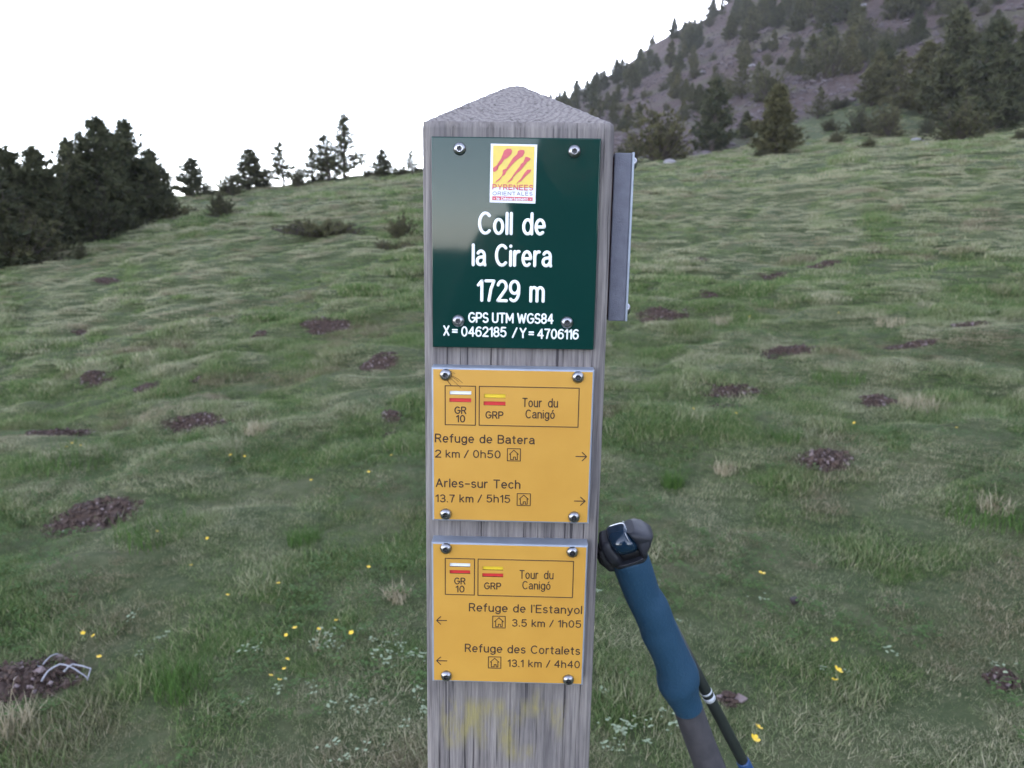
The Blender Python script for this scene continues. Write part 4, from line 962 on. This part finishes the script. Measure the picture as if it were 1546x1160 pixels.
for t in [(48, 380, 262, 90, 'bush', .1, 'dark shrubby pine filling the gap left of the narrow pine', GL), (112, 362, 252, 90, 'bush', .05, 'dark shrubby pine behind the low blunt pine', GL), (165, 346, 244, 90, 'bush', .05, 'dark shrubby pine filling the gap between the two tallest tops', GL), (214, 326, 248, 66, 'bush', .08, 'dark shrubby pine right of the second tall pointed pine', GL), (0, 390, 258, 90, 'bush', .1, 'dark shrubby pine behind the left corner of the row', GL),
          (-20, 408, 256, 120, 'cone', .1, 'dark pine cut by the left edge of the photo', GL),
          (28, 396, 256, 80, 'cone', .15, 'round-topped dark pine just inside the left edge of the photo', GL),
          (66, 384, 248, 74, 'cone', .1, 'narrow pine left of the dip in the crowded row at the left', GL),
          (98, 372, 233, 70, 'cone', .2, 'pine with a low blunt top left of the tallest crowded pines', GL),
          (126, 362, 224, 64, 'open', .1, 'thin-topped pine leaning against the tallest crowded pine', GL),
          (151, 356, 202, 84, 'cone', .05, 'tallest dark pine of the crowded row at the left', GL),
          (178, 346, 225, 66, 'cone', .1, 'dark pine between the two tallest pointed tops at the left', GL),
          (204, 338, 204, 74, 'cone', .1, 'second tall pointed pine of the crowded row at the left', GL),
          (232, 324, 236, 54, 'cone', .05, 'slender pine at the right end of the crowded row', GL),
          (250, 306, 262, 34, 'open', .15, 'thin ragged sapling at the right end of the crowded pines', GL),
          (222, 332, 275, 60, 'bush', .1, 'dark shrub filling the foot of the crowded pines at their right end', GL),
          (180, 350, 285, 74, 'bush', .15, 'dark shrub under the second tall pointed pine', GL),
          (132, 366, 290, 84, 'bush', .1, 'dark shrub under the tallest crowded pine', GL),
          (85, 378, 305, 74, 'bush', .55, 'olive green shrub in front of the crowded pines', GL),
          (30, 402, 318, 110, 'bush', .5, 'broad olive shrub low in the left corner of the pine row', GL),
          (-25, 410, 300, 90, 'bush', .2, 'dark shrub cut by the left edge of the photo', GL),
          (292, 297, 244, 44, 'cone', .1, 'small pointed pine standing alone right of the crowded row', GR_),
          (312, 297, 278, 34, 'bush', .1, 'low dark shrub beside the small lone pointed pine', GR_),
          (334, 325, 288, 42, 'bush', .45, 'rounded pine shrub on the grass below the skyline', GR_),
          (347, 296, 262, 46, 'bush', .3, 'shrub just behind the rounded one on the skyline', GR_),
          (376, 288, 230, 52, 'cone', .3, 'broad pointed pine in the middle of the skyline shrubs', GR_),
          (402, 285, 262, 22, 'open', .3, 'tiny sapling right of the broad pointed skyline pine', GR_),
          (428, 284, 220, 42, 'open', .4, 'ragged open pine with sky showing through its branches', GR_),
          (452, 281, 252, 32, 'bush', .3, 'low shrub between the ragged pine and the big skyline pine', GR_),
          (472, 277, 226, 40, 'open', .3, 'short bushy pine left of the biggest skyline pine', GR_),
          (495, 274, 208, 52, 'open', .3, 'spreading pine touching the left side of the biggest skyline pine', GR_),
          (521, 269, 178, 58, 'open', .45, 'biggest pine on the skyline with an airy wide crown', GR_),
          (556, 268, 252, 22, 'bush', .4, 'tiny bush right of the biggest skyline pine', GR_),
          (580, 265, 226, 32, 'cone', .25, 'small pointed pine left of the signpost on the skyline', GR_),
          (622, 265, 228, 30, 'open', .3, 'thin sapling on the skyline close to the signpost', GR_),
          (606, 266, 248, 26, 'bush', .3, 'low bush on the skyline close to the signpost', GR_),
          (608, 362, 318, 48, 'bush', .7, 'small olive pine shrub on the grass left of the signpost', None),
          (123, 392, 366, 18, 'open', .5, 'tiny sapling on the grass below the crowded pines', None),
          (490, 352, 326, 108, 'mat', .6, 'long low brownish shrub mat on the grass', None),
          (598, 378, 360, 66, 'mat', .7, 'flat brown shrub mat beside the signpost edge', None),
          (262, 327, 308, 90, 'mat', .9, 'yellowish low shrub mat at the foot of the crowded pines', None),
          (997, 243, 166, 92, 'bush', .85, 'olive yellow pine shrub right behind the edge-on side plate', GB),
          (952, 240, 205, 46, 'bush', .6, 'small olive shrub touching the side plate of the signpost', GB),
          (1074, 228, 128, 68, 'cone', .0, 'dark dense conical pine on the meadow edge right of the signpost', GB),
          (1124, 210, 172, 30, 'cone', .25, 'small pine between the dark cone and the broad pale pine', GB),
          (1172, 232, 138, 76, 'cone', .95, 'broad grey-green pine at the meadow edge', GB),
          (1150, 236, 222, 30, 'bush', .5, 'low bush at the foot of the broad grey-green pine', GB),
          (1234, 180, 138, 30, 'open', .5, 'thin pale pine standing alone on the grass strip', GB),
          (1266, 164, 146, 32, 'bush', .3, 'low dark bush beyond the thin pale pine', GB),
          (1254, 198, 180, 30, 'bush', .4, 'small round bush left of the pair of green bushes', GB),
          (1262, 215, 197, 24, 'bush', .8, 'smallest light green bush left of the pair of green bushes', GB),
          (1298, 202, 164, 46, 'bush', .2, 'left and darker bush of the touching green pair', GB),
          (1336, 206, 162, 48, 'bush', .75, 'right and brighter bush of the touching green pair', GB),
          (1312, 221, 208, 22, 'bush', .7, 'tiny bush in front of the touching green pair', GB),
          (1399, 202, 180, 22, 'bush', .2, 'small dark bush left of the big green shrub at the right', GB),
          (1452, 212, 160, 72, 'bush', .5, 'big green shrub in front of the tall dark pine at the right', GB),
          (1496, 198, 62, 92, 'cone', .05, 'tall dark pine standing on the grass near the right edge', GB),
          (1440, 186, 50, 84, 'cone', .25, 'tall dark green pine left of the tallest near the right edge', GB),
          (1392, 172, 84, 74, 'cone', .8, 'olive pine in the clump at the right', GB),
          (1356, 166, 92, 52, 'open', .9, 'yellowish pine at the left of the clump at the right', GB),
          (1316, 160, 88, 44, 'cone', .75, 'brown-green pine on the slope left of the clump', GB),
          (1334, 142, 74, 50, 'cone', .0, 'very dark pine behind the brown-green one', GB),
          (1284, 112, 64, 30, 'cone', 1.0, 'bright yellow-green young pine on the stony slope', GB),
          (1250, 118, 58, 46, 'bush', .5, 'round olive shrub left of the bright young pine', GB),
          (1300, 95, 60, 32, 'bush', .1, 'dark round shrub right of the bright young pine', GB),
          (1160, 152, 100, 50, 'bush', .5, 'wide olive shrub on the scree above the broad pale pine', GB),
          (1120, 150, 95, 40, 'open', .5, 'thin olive pine on the scree above the dark cone', GB),
          (1032, 146, 126, 26, 'bush', .3, 'small dark bush alone on the scree', GB),
          (1540, 212, 196, 24, 'bush', .7, 'little green bush cut by the right edge of the photo', GB),
          (1542, 160, 70, 60, 'cone', .2, 'dark pine cut by the right edge of the photo', GB)]:
    tree_px(*t)
# pines scattered over the hill: dense on its left skyline and top right, thinner on the scree
spots = []; quota = {'sky': 120, 'top': 66, 'mid': 60}
marks = [(700, 'behind the signpost'), (930, 'above the side plate'), (1040, 'above the olive shrub'), (1105, 'above the dark conical pine'), (1200, 'above the broad grey-green pine'), (1300, 'above the thin pale pine'), (1380, 'above the touching green bushes'), (1460, 'above the big green shrub'), (1640, 'above the tallest pine at the right')]
for tries in range(60000):
    if sum(quota.values()) == 0: break
    a = random.uniform(-.05, .72); r = math.sqrt(random.uniform(78**2, 272**2))
    if r < float(np.interp(a, [0, .15, .25, .35, .55, .8], [70, 72, 80, 92, 104, 104])): continue
    x, y = math.sin(a)*r, math.cos(a)*r
    z = float(ground(x, y)); d = np.array([x, y, z])-EYE; px = CX+F*(d@_x2)/(d@_f); py = CY-F*(d@_u2)/(d@_f)
    if py < -45 or px > 1590 or px < 640: continue
    skyl = float(np.interp(px, [640, 700, 850, 950, 1060, 1200], [274, 240, 156, 96, 32, -60]))
    zone = 'sky' if (py < skyl+48 and r > 150) else ('top' if (px > 1180 and py < 125 + .0*px) or (px > 1060 and py < 70) else 'mid')
    if quota[zone] == 0: continue
    if zone == 'mid' and vnoise(x/20., y/20., 91) < .5 and random.random() < .8: continue
    ms = {'sky': 3.6, 'top': 3.4, 'mid': 3.0}[zone]*(.7+.3*r/150)
    if any((x-q[0])**2+(y-q[1])**2 < ms*ms for q in spots): continue
    spots.append((x, y)); quota[zone] -= 1
    kind = random.choices(['spire', 'cone', 'bush'], {'sky': [3, 6, 2], 'top': [1, 6, 4], 'mid': [2, 3, 5]}[zone])[0]
    h = random.uniform(*{'sky': (3.6, 6.5), 'top': (4.0, 7.5), 'mid': (2.2, 4.6)}[zone])*(.8 if r < 130 else 1.0)*(.55 if kind == 'bush' else 1); w = h*{'spire': .55, 'cone': .72, 'bush': 1.1}[kind]*random.uniform(.85, 1.15)
    ol = min(1, max(0, random.gauss({'sky': .25, 'top': .45, 'mid': .55}[zone], .28)))
    hp = h*F/r; size = 'tall' if hp > 36 else ('low' if hp < 20 else 'mid-sized')
    look = ('dark', 'green', 'olive')[int(min(2, ol*3.2))]; shape = {'spire': 'narrow pine', 'cone': 'conical pine', 'bush': 'rounded shrub'}[kind]
    mk = next(m_ for q, m_ in marks if px < q)
    row = 'on the hill skyline' if py < skyl+14 else ('by the top edge' if py < 12 else ('high on the hill' if py < 70 else ('halfway up the hill' if py < 125 else 'low on the scree')))
    plant_tree((x, y, z-.1), h, w, kind, ol, f'{size} {look} {shape} {row} {mk}', f'pines and shrubs {row} {mk}')

# ------------------------------------------------------------------ stones
M_stone = simple('pale_stone', (.26, .25, .27), .9, noise=(.13, .12, .13), nscale=7, bump=.3)
M_dstone = simple('scree_stone', (.105, .085, .09), .9, noise=(.05, .038, .042), nscale=3)
def rock_mesh(seed, mat):
    bm = bmesh.new(); bmesh.ops.create_icosphere(bm, subdivisions=2, radius=.5); g = random.Random(seed)
    off = Vector((g.random()*9, g.random()*9, g.random()*9))
    from mathutils import noise
    for v in bm.verts:
        n = noise.noise(v.co*2.2+off)*.35; v.co *= 1+n; v.co.z *= .6; v.co.x *= 1.25
    me = bpy.data.meshes.new('rock'); bm.to_mesh(me); bm.free(); me.materials.append(mat); return me
RK = [rock_mesh(s, M_stone) for s in range(3)]; RKD = [rock_mesh(s+9, M_dstone) for s in range(4)]
for (px, py, w, lb) in [(1012, 246, 18, 'pale flat stone in the grass below the olive shrub by the side plate'), (1386, 214, 16, 'bluish stone on the meadow crest left of the big green shrub'), (1398, 219, 8, 'small stone right of the bluish stone on the crest'),
                        (1120, 90, 9, 'white boulder on the hillside left of its twin'), (1137, 100, 11, 'white boulder lying higher up the scree'), (1168, 60, 8, 'small pale boulder below the upper hill pines'), (1150, 32, 12, 'pale boulder near the top edge on the hill'),
                        (1252, 40, 16, 'large bluish pale boulder on the upper hillside'), (1268, 30, 12, 'boulder beside the large bluish one'), (950, 148, 10, 'pale boulder at the left foot of the scree'), (1302, 10, 14, 'pale boulder at the top edge of the photo'),
                        (1370, 130, 7, 'small grey stone on the slope at the right'), (600, 261, 6, 'small whitish stone on the skyline left of the signpost'), (1060, 110, 9, 'grey boulder in the middle of the purple scree')]:
    P, r = hit(px, py); o = bpy.data.objects.new('boulder' if r > 60 else 'stone', random.choice(RK)); COL.objects.link(o)
    o.location = P; s = w*r/F; o.scale = (s*.9, s*.8, s*.8); o.rotation_euler = (random.uniform(-.2, .2), random.uniform(-.2, .2), random.uniform(0, 6.28)); tag(o, lb, 'boulder' if r > 60 else 'stone')
n = 26000; r = np.sqrt(rng.random(n)*(265**2-44**2)+44**2); r = 44+(r-44)*rng.random(n)**.35; a = rng.uniform(0, .78, n); x, y = np.sin(a)*r, np.cos(a)*r
st_ = np.interp(a, [0, .15, .25, .35, .55, .8], [44, 46, 54, 66, 84, 90]); k = (r > st_*(.9+.3*fbm(x/6, y/6, 5, 3))) & (fbm(x/9, y/9, 71, 3) > .40)
x, y, r = x[k], y[k], r[k]
sc_ = .10+.55*rng.random(len(x))**5*1.3+.0009*r
tag(scatter('scree_stones', [bpy.data.objects.new('s', m_) for m_ in RKD], np.stack([x, y, ground(x, y)], 1), sc_, rng.random(len(x))*6.28, x*0, rng.integers(0, 4, len(x))), 'loose purplish grey stones covering the hillside', 'scree', kind='stuff')

# ------------------------------------------------------------------ molehills
M_earth = simple('dark_earth', (.080, .050, .038), .95, noise=(.026, .015, .012), nscale=45, bump=.5)
M_earth2 = simple('dried_crumbs', (.22, .18, .18), .95, noise=(.12, .08, .08), nscale=60)
where = ['dark earth mound in the centre right of the meadow beyond the signpost', 'thin earth streak just below the centre right mound', 'earth patch with a dark hole at the right of the meadow', 'loose earth mound up the slope right of the side plate', 'narrow earth streak far to the right',
         'small earth streak highest of those near the right edge', 'pale-edged earth mound next to the foot of the side plate', 'earth patch beside a dry grass tuft at the right', 'far brown earth speck high on the right slope', 'far earth mound left of the high brown speck',
         'small earth mound between the side plate and the far mounds', 'farthest brown speck at the right', 'dark red earth mound in the middle of the left meadow', 'broad dark earth mound near the left edge', 'largest dark red earth mound at the lower left', 'earth mound above the left meadow middle',
         'earth mound beside a bright green tuft on the left', 'far earth mound left of the signpost', 'earth mound with pale crumbs close left of the signpost', 'small earth speck left of the yellow plate', 'lower small earth speck left of the yellow plate', 'little earth streak up the left slope',
         'earth speck far to the left', 'bare earth at the lower left under the pale twigs', 'bare reddish earth at the lower right edge', 'tiny earth speck in the upper left meadow', 'tiny brown speck above the left middle mound', 'bare earth patch right of the trekking poles', 'tiny earth speck high right of the side plate', 'faint earth speck on the far left slope']
def molehill(m_, i):
    mx, my, a, b = m_; zc = float(ground(mx, my)); g = np.random.default_rng(200+i)
    nr, na = 12, 40; V = []; hgt = min(.026, .18*min(a, b)+.006)
    for q in range(nr+1):
        t = q/nr
        for k in range(na):
            th = 2*math.pi*k/na; wob = .92+.55*(vnoise(2.6*math.cos(th)+5+i, 2.6*math.sin(th)+5, 99)-.5)*2
            x = mx+a*t*wob*math.cos(th)*1.0; y = my+b*t*wob*math.sin(th)
            V.append((x-mx, y-my, float(ground(x, y))-zc + hgt*max(0, 1-t*t)**1.2 + (float(vnoise(x*60, y*60, 5))-.5)*.016*(1-t**4) + (float(vnoise(x*160, y*160, 6))-.5)*.008*(1-t**4) - .004-.012*(t > .99)))
    Fc = [(q*na+k, q*na+(k+1) % na, (q+1)*na+(k+1) % na, (q+1)*na+k) for q in range(nr) for k in range(na)]
    o = link('molehill', mesh('molehill', V, Fc, True), None, M_earth); o.location = (mx, my, zc)
    tag(o, where[i], 'molehill', 'molehills dotted over the meadow')
    # crumbs
    n = int(min(420, 60+9000*a*b*4)); CV = []; CF = []; MI = []
    oc = np.array([(1, 0, 0), (-1, 0, 0), (0, 1, 0), (0, -1, 0), (0, 0, 1), (0, 0, -1)], float); of = [(0, 2, 4), (2, 1, 4), (1, 3, 4), (3, 0, 4), (2, 0, 5), (1, 2, 5), (3, 1, 5), (0, 3, 5)]
    for q in range(n):
        t = math.sqrt(g.random())*1.12; th = g.random()*6.283; x = mx+a*t*math.cos(th); y = my+b*t*math.sin(th)
        z = float(ground(x, y))-zc+hgt*max(0, 1-t*t)**1.2; s = g.uniform(.003, .010)*(1+1.2*(g.random() > .92))
        p = oc*g.uniform(.6, 1.3, (6, 1))*s; c = g.normal(0, 1, 3); M_ = np.array(Matrix.Rotation(g.random()*6.28, 3, Vector(c)))
        o_ = len(CV); CV += [tuple(v) for v in (p@M_.T + np.array([x-mx, y-my, z+.002]))]; CF += [tuple(o_+e for e in f_) for f_ in of]; MI += [1 if g.random() > .90 else 0]*8
    me = mesh('soil_crumbs', CV, CF); me.materials.append(M_earth); me.materials.append(M_earth2); me.polygons.foreach_set('material_index', MI)
    c = link('soil_crumbs', me, o); c['kind'] = 'stuff'
for i, m_ in enumerate(moles): molehill(m_, i)

# ------------------------------------------------------------------ buttercups, pale leaves, twigs, pellet
M_petal = simple('yellow_petal', (.74, .50, .03), .4); M_stem = simple('green_stem', (.07, .12, .03), .6)
def flower_meshes():
    V, Fc = [], []
    for k in range(5):
        q = 2*math.pi*k/5; c, s = math.cos(q), math.sin(q); o = len(V)
        for (u, w, h) in ((0, .001, 0), (.005, .0048, .0015), (.010, .0052, .004), (.0125, .0025, .006)):
            for sg in (-1, 1): V.append((u*c-sg*w*s, u*s+sg*w*c, h))
        for r in range(3): Fc.append((o+2*r, o+2*r+1, o+2*r+3, o+2*r+2))
    V2, F2 = tube([(0, 0, -.06), (.003, 0, -.03), (0, 0, 0)], [.0009]*3, 5)
    return mesh('petals', V, Fc), mesh('stem', V2, F2)
pm1, sm1 = flower_meshes(); pm1.materials.append(M_petal); sm1.materials.append(M_stem)
fl = [(1148, 883), (1258, 985), (1262, 1031), (1257, 1046), (1143, 1118), (1137, 1138), (446, 963), (433, 977), (482, 967), (435, 1015), (430, 1028), (410, 1038), (423, 1047), (508, 953), (557, 872), (239, 813), (314, 825), (127, 970), (143, 975), (345, 913), (421, 894), (531, 971), (290, 866), (152, 1010),
      (370, 697), (349, 695), (110, 676), (123, 681), (102, 683), (557, 723), (591, 696), (1265, 477), (1131, 482), (1426, 472), (1442, 655), (1288, 647), (1110, 634), (1046, 626), (470, 735), (655//1, 900)]
special = {0: 'lone buttercup just right of the trekking pole head', 1: 'upper buttercup of the column of three at the lower right', 2: 'middle buttercup of the column of three at the lower right', 3: 'lowest buttercup of the column of three at the lower right', 4: 'buttercup beside the blue collar of the slim pole', 5: 'buttercup by the bottom edge next to the slim pole'}
for i, (px, py) in enumerate(fl[:-1]):
    P, r = hit(px, py+6); o = empty('buttercup', (P[0], P[1], P[2]+.045), random.uniform(0, 6.28)); o.rotation_euler[0] = random.uniform(.2, .9)*(1 if i % 2 else -1)*.6; s = random.uniform(.75, 1.0)*(1 if i in special else .62); o.scale = (s, s, s)
    zone = 'lower left' if px < 620 and py > 840 else ('left middle' if px < 620 else 'right middle')
    tag(o, special.get(i, f'small yellow buttercup in the grass of the {zone} of the meadow'), 'flower', None if i in special else f'buttercups in the {zone} of the meadow')
    for nm, me in (('petals', pm1), ('stem', sm1)):
        c = bpy.data.objects.new(nm, me); COL.objects.link(c); c.parent = o
def leaf_mesh(seed, sz, n_):
    g = np.random.default_rng(seed); V, Fc = [], []
    for k in range(n_):
        x, y = g.normal(0, .012, 2); th = g.random()*6.283; t = g.uniform(.1, .7); s = sz*g.uniform(.6, 1.2); z = g.uniform(.012, .032)
        c, s_ = math.cos(th), math.sin(th); o = len(V)
        for (u, w) in ((0, 0), (.5, .42), (1, .25), (1.15, 0), (1, -.25), (.5, -.42)): V.append((x+s*(u*c-w*s_), y+s*(u*s_+w*c), z+s*u*t*.5))
        Fc.append(tuple(range(o, o+6)))
    return mesh('leaves', V, Fc)
M_pale = simple('pale_leaf', (.30, .335, .225), .8, spec=.05, noise=(.15, .20, .12), nscale=30); M_clover = simple('clover_leaf', (.085, .13, .042), .8, spec=.05, noise=(.045, .08, .03), nscale=20)
def lmesh(seed, sz, n_, mat): q = leaf_mesh(seed, sz, n_); q.materials.append(mat); return bpy.data.objects.new('l', q)
LP = [lmesh(s, .0085, 7, M_pale) for s in range(3)]; LC = [lmesh(s+5, .009, 12, M_clover) for s in range(3)]
pc = []
for (px, py, w, n_) in [(485, 985, 50, 26), (560, 975, 60, 26), (610, 1010, 50, 20), (560, 1060, 60, 22), (395, 990, 50, 14), (525, 1150, 40, 12), (200, 968, 50, 12), (1000, 1100, 60, 22), (935, 1120, 60, 30), (915, 1060, 30, 8), (1290, 1020, 60, 14), (1500, 1010, 50, 10), (1150, 925, 40, 6), (240, 960, 40, 8), (640, 1100, 40, 10), (770, 1000, 200, 30), (450, 1090, 160, 16), (1020, 880, 300, 14)]:
    for k in range(int(n_*.28)):
        P, r = hit(px+random.gauss(0, w*.5), min(1158, py+random.gauss(0, w*.28))); pc.append(P)
pc = np.array(pc); m_ = len(pc)
tag(scatter('pale_leaves', LP, pc, rng.uniform(.7, 1.25, m_), rng.random(m_)*6.28, np.zeros(m_), rng.integers(0, 3, m_)), 'small pale green leaves growing in the foreground grass', 'leaves', kind='stuff')
x, y, r = ring(9000, 1.5, 5.5); k = (fbm(x/.5, y/.4, 81, 2) > .5) & (molemask(x, y) < .3); x, y = x[k], y[k]; m_ = len(x)
tag(scatter('clover', LC, np.stack([x, y, ground(x, y)], 1), rng.uniform(.7, 1.3, m_), rng.random(m_)*6.28, np.zeros(m_), rng.integers(0, 3, m_)), 'small clover leaves mixed into the near grass', 'clover', kind='stuff')
M_straw = simple('dry_straw', (.42, .37, .26), .85, noise=(.26, .22, .14), nscale=50, spec=.08); M_lush = simple('fresh_blades', (.075, .135, .032), .8, noise=(.05, .10, .024), nscale=50, spec=.08)
def tuft(px, py, w, h, mat, lb, cat, nm, n=170):
    P, r = hit(px, py); R = w*r/F*.5; H = h*r/F; me = blade_proto(n, R, H*.45, H, .0026 if r < 6 else .005, .9, int(px), 3); me.materials.append(mat)
    o = link(nm, me); o.location = P; tag(o, lb, cat)
for px, py, w, h, lb in ((388, 655, 34, 30, 'pale dry grass tuft right of the middle left earth mound'), (1384, 618, 50, 34, 'pale dry grass tuft beside the small earth patch at the right'), (1095, 716, 34, 28, 'thin straw tuft up the slope from the trekking pole'), (14, 1110, 60, 60, 'bleached dry tuft cut by the left edge near the twigs'),
                         (1345, 492, 44, 22, 'pale tuft on the right slope above the earth mounds'), (1088, 492, 36, 24, 'small straw tuft just right of the pale-edged earth mound'), (1500, 772, 44, 30, 'dry topped tuft near the right edge of the meadow'), (480, 985, 12, 60, 'few tall dry stalks among the lower left buttercups'), (600, 905, 44, 30, 'straw coloured tuft close to the left side of the signpost')):
    tuft(px, py, w, h, M_straw, lb, 'grass tuft', 'dry_tuft', 12 if w < 15 else 150)
for px, py, w, h, lb in ((270, 602, 60, 26, 'bright green tuft beside the small left earth mound'), (300, 672, 56, 22, 'green tuft below the middle left earth mound'), (232, 815, 120, 44, 'big lush green tuft right of the largest left earth mound'), (280, 1040, 90, 44, 'green tussock between the twigs and the buttercups'), (1265, 575, 70, 24, 'green tuft on the slope between the right earth mounds'),
                         (1185, 665, 46, 26, 'green tuft left of the dark hole patch'), (1015, 735, 34, 34, 'narrow bright tuft close to the right side of the signpost'), (1490, 785, 110, 34, 'broad green tussock near the right edge'), (460, 820, 50, 36, 'green tuft in the middle of the lower left meadow'), (110, 700, 120, 36, 'dark green tussock below the broad left earth mound')):
    tuft(px, py, w, h, M_lush, lb, 'grass tuft', 'green_tuft', 320 if w > 80 else 200)
M_twig = simple('bleached_twig', (.34, .34, .37), .7, noise=(.22, .22, .25), nscale=40)
def twig(pts, hs, lb):
    W_ = []
    for (px, py), h in zip(pts, hs): P, r = hit(px, py); W_.append(np.array([P[0], P[1], P[2]+h]))
    P2 = [W_[0]]
    for a, b in zip(W_[:-1], W_[1:]): P2 += [a*.5+b*.5+np.array([0, 0, .002]), b]
    c = W_[0]; v, f = tube([p-c for p in P2], list(np.linspace(.0030, .0018, len(P2))), 7)
    o = link('twig', mesh('twig', v, f, True), None, M_twig); o.location = c; tag(o, lb, 'twig')
twig([(50, 1015), (64, 1018), (77, 1007), (90, 1003)], [.015, .02, .03, .03], 'short bleached twig on the edge of the bare earth at the lower left')
twig([(64, 1040), (75, 1030), (93, 1024), (108, 1026), (122, 1031), (134, 1036)], [.02, .03, .04, .04, .03, .02], 'long curved bleached twig on the grass at the lower left')
twig([(98, 1029), (112, 1025), (139, 1027), (133, 1037)], [.03, .045, .03, .015], 'hooked bleached twig crossing the long one at the lower left')
M_dung = simple('dark_pellet', (.020, .012, .012), .6, noise=(.008, .005, .005), nscale=60, bump=.5)
P, r = hit(1198, 918); dm = rock_mesh(44, M_dung); o = link('dung_pellet', dm); o.location = (P[0], P[1], P[2]+.02); o.scale = (.022, .026, .04)
tag(o, 'small dark round dropping alone in the grass right of the trekking pole', 'dropping')

# ------------------------------------------------------------------ the photographer, mirrored dimly in the green plate
M_jacket = simple('dark_jacket', (.020, .024, .034), .7, noise=(.014, .017, .024), nscale=30); M_skin = simple('skin', (.42, .25, .18), .5); M_hat = simple('dark_hat', (.012, .013, .018), .8)
M_trouser = simple('dark_trousers', (.03, .03, .03), .8)
def skin_obj(name, verts, edges, radii, mat, parent, lv=2):
    me = bpy.data.meshes.new(name); me.from_pydata(verts, edges, []); o = bpy.data.objects.new(name, me); COL.objects.link(o)
    md = o.modifiers.new('skin', 'SKIN'); md.use_smooth_shade = True
    for i, r_ in enumerate(radii):
        s = me.skin_vertices[0].data[i]; s.radius = (r_, r_) if not isinstance(r_, tuple) else r_
        s.use_root = (i == 0)
    ss = o.modifiers.new('sub', 'SUBSURF'); ss.levels = lv; ss.render_levels = lv
    me.materials.append(mat); o.parent = parent; return o
gz = float(ground(.13, -.45)); pr = empty('person', (.085, -.45, gz)); tag(pr, 'person in dark jacket and hat mirrored dimly in the green plate', 'person')
H_ = 1.74
b_v = [(0, 0, .95), (0, .0, 1.15), (0, -.01, 1.36), (0, 0, 1.47), (0, .015, 1.52), (0, .03, 1.62), (0, .03, 1.68),
       (-.17, 0, 1.42), (-.25, .10, 1.20), (-.155, .385, 1.425), (.17, 0, 1.42), (.24, .10, 1.20), (-.085, .385, 1.43),
       (-.10, 0, .92), (-.11, .02, .50), (-.11, -.01, .10), (-.11, .10, .04), (.10, 0, .92), (.11, .02, .50), (.11, -.01, .10), (.11, .10, .04)]
b_e = [(0, 1), (1, 2), (2, 3), (3, 4), (4, 5), (5, 6), (2, 7), (7, 8), (8, 9), (2, 10), (10, 11), (11, 12), (0, 13), (13, 14), (14, 15), (15, 16), (0, 17), (17, 18), (18, 19), (19, 20)]
b_r = [(.15, .11), (.145, .10), (.16, .11), .06, .058, (.078, .095), (.065, .08), .065, .05, .03, .065, .05, .03, .09, .06, .045, .04, .09, .06, .045, .04]
skin_obj('body', b_v, b_e, b_r, M_jacket, pr)
def blob(name, c, s, mat, parent, sub=3):
    bm = bmesh.new(); bmesh.ops.create_icosphere(bm, subdivisions=sub, radius=1)
    for v in bm.verts: v.co = Vector((v.co.x*s[0]+c[0], v.co.y*s[1]+c[1], v.co.z*s[2]+c[2]))
    for f in bm.faces: f.smooth = True
    me = bpy.data.meshes.new(name); bm.to_mesh(me); bm.free(); return link(name, me, parent, mat)
fc = blob('face', (0, .045, 1.61), (.072, .082, .108), M_skin, pr); blob('nose', (0, .128, 1.60), (.013, .018, .022), M_skin, fc, 2)
for sx in (-1, 1): blob('eye', (sx*.03, .117, 1.63), (.011, .008, .006), M_hat, fc, 2); blob('ear', (sx*.074, .03, 1.61), (.010, .02, .03), M_skin, fc, 2)
blob('mouth', (0, .118, 1.56), (.024, .008, .006), M_pinkred, fc, 2)
blob('hat', (0, .03, 1.695), (.100, .11, .085), M_hat, pr); blob('hood', (0, -.02, 1.53), (.145, .11, .12), M_jacket, pr)
for sx, wx in ((-1, -.155), (1, -.085)):
    base = (wx+sx*.005, .395, 1.43); hv = [(wx, .375, 1.425), (wx+sx*.0, .405, 1.435)]; he = [(0, 1)]; hr = [.022, .022]
    for k in range(5):
        z0 = 1.45-.014*k if k < 4 else 1.415; L_ = (.055, .065, .06, .05, .045)[k]; i0 = len(hv)
        hv += [(wx-sx*.005, .425, z0), (wx-sx*L_*.5, .432, z0+.004), (wx-sx*L_*.85, .424, z0)]; he += [(1, i0), (i0, i0+1), (i0+1, i0+2)]; hr += [.009, .008, .007]
    skin_obj('hand', hv, he, hr, M_skin, pr, 1)
cm = empty('compact_camera', (0, -.03, CAMZ)); tag(cm, 'black compact camera held by the person mirrored in the green plate', 'camera')
link('camera_body', bevel_box((-.052, -.012, -.03), (.052, .010, .03), .004, 2), cm, M_strap)
v, f = tube([(0, .008, 0), (0, .022, 0)], [.020, .018], 24); link('lens_barrel', mesh('lens_barrel', v, f), cm, M_shaft)

# ------------------------------------------------------------------ added thin volume standing for lens-flare haze
hv = bevel_box((-rad[-1]-4, -rad[-1]-4, float(Z.min())-1.2), (rad[-1]+4, rad[-1]+4, float(Z.max())+16), 0); hz = link('veil', hv); tag(hz, 'added thin pale lens-flare haze over the meadow and the hill', 'veil', kind='stuff')
hm_ = bpy.data.materials.new('veil'); hm_.use_nodes = True; hn = hm_.node_tree.nodes; hn.clear()
ho = hn.new('ShaderNodeOutputMaterial'); hp_ = hn.new('ShaderNodeVolumePrincipled'); hp_.inputs['Color'].default_value = (.95, .93, .94, 1); hp_.inputs['Density'].default_value = .0003
hm_.node_tree.links.new(hp_.outputs[0], ho.inputs['Volume']); hv.materials.append(hm_)
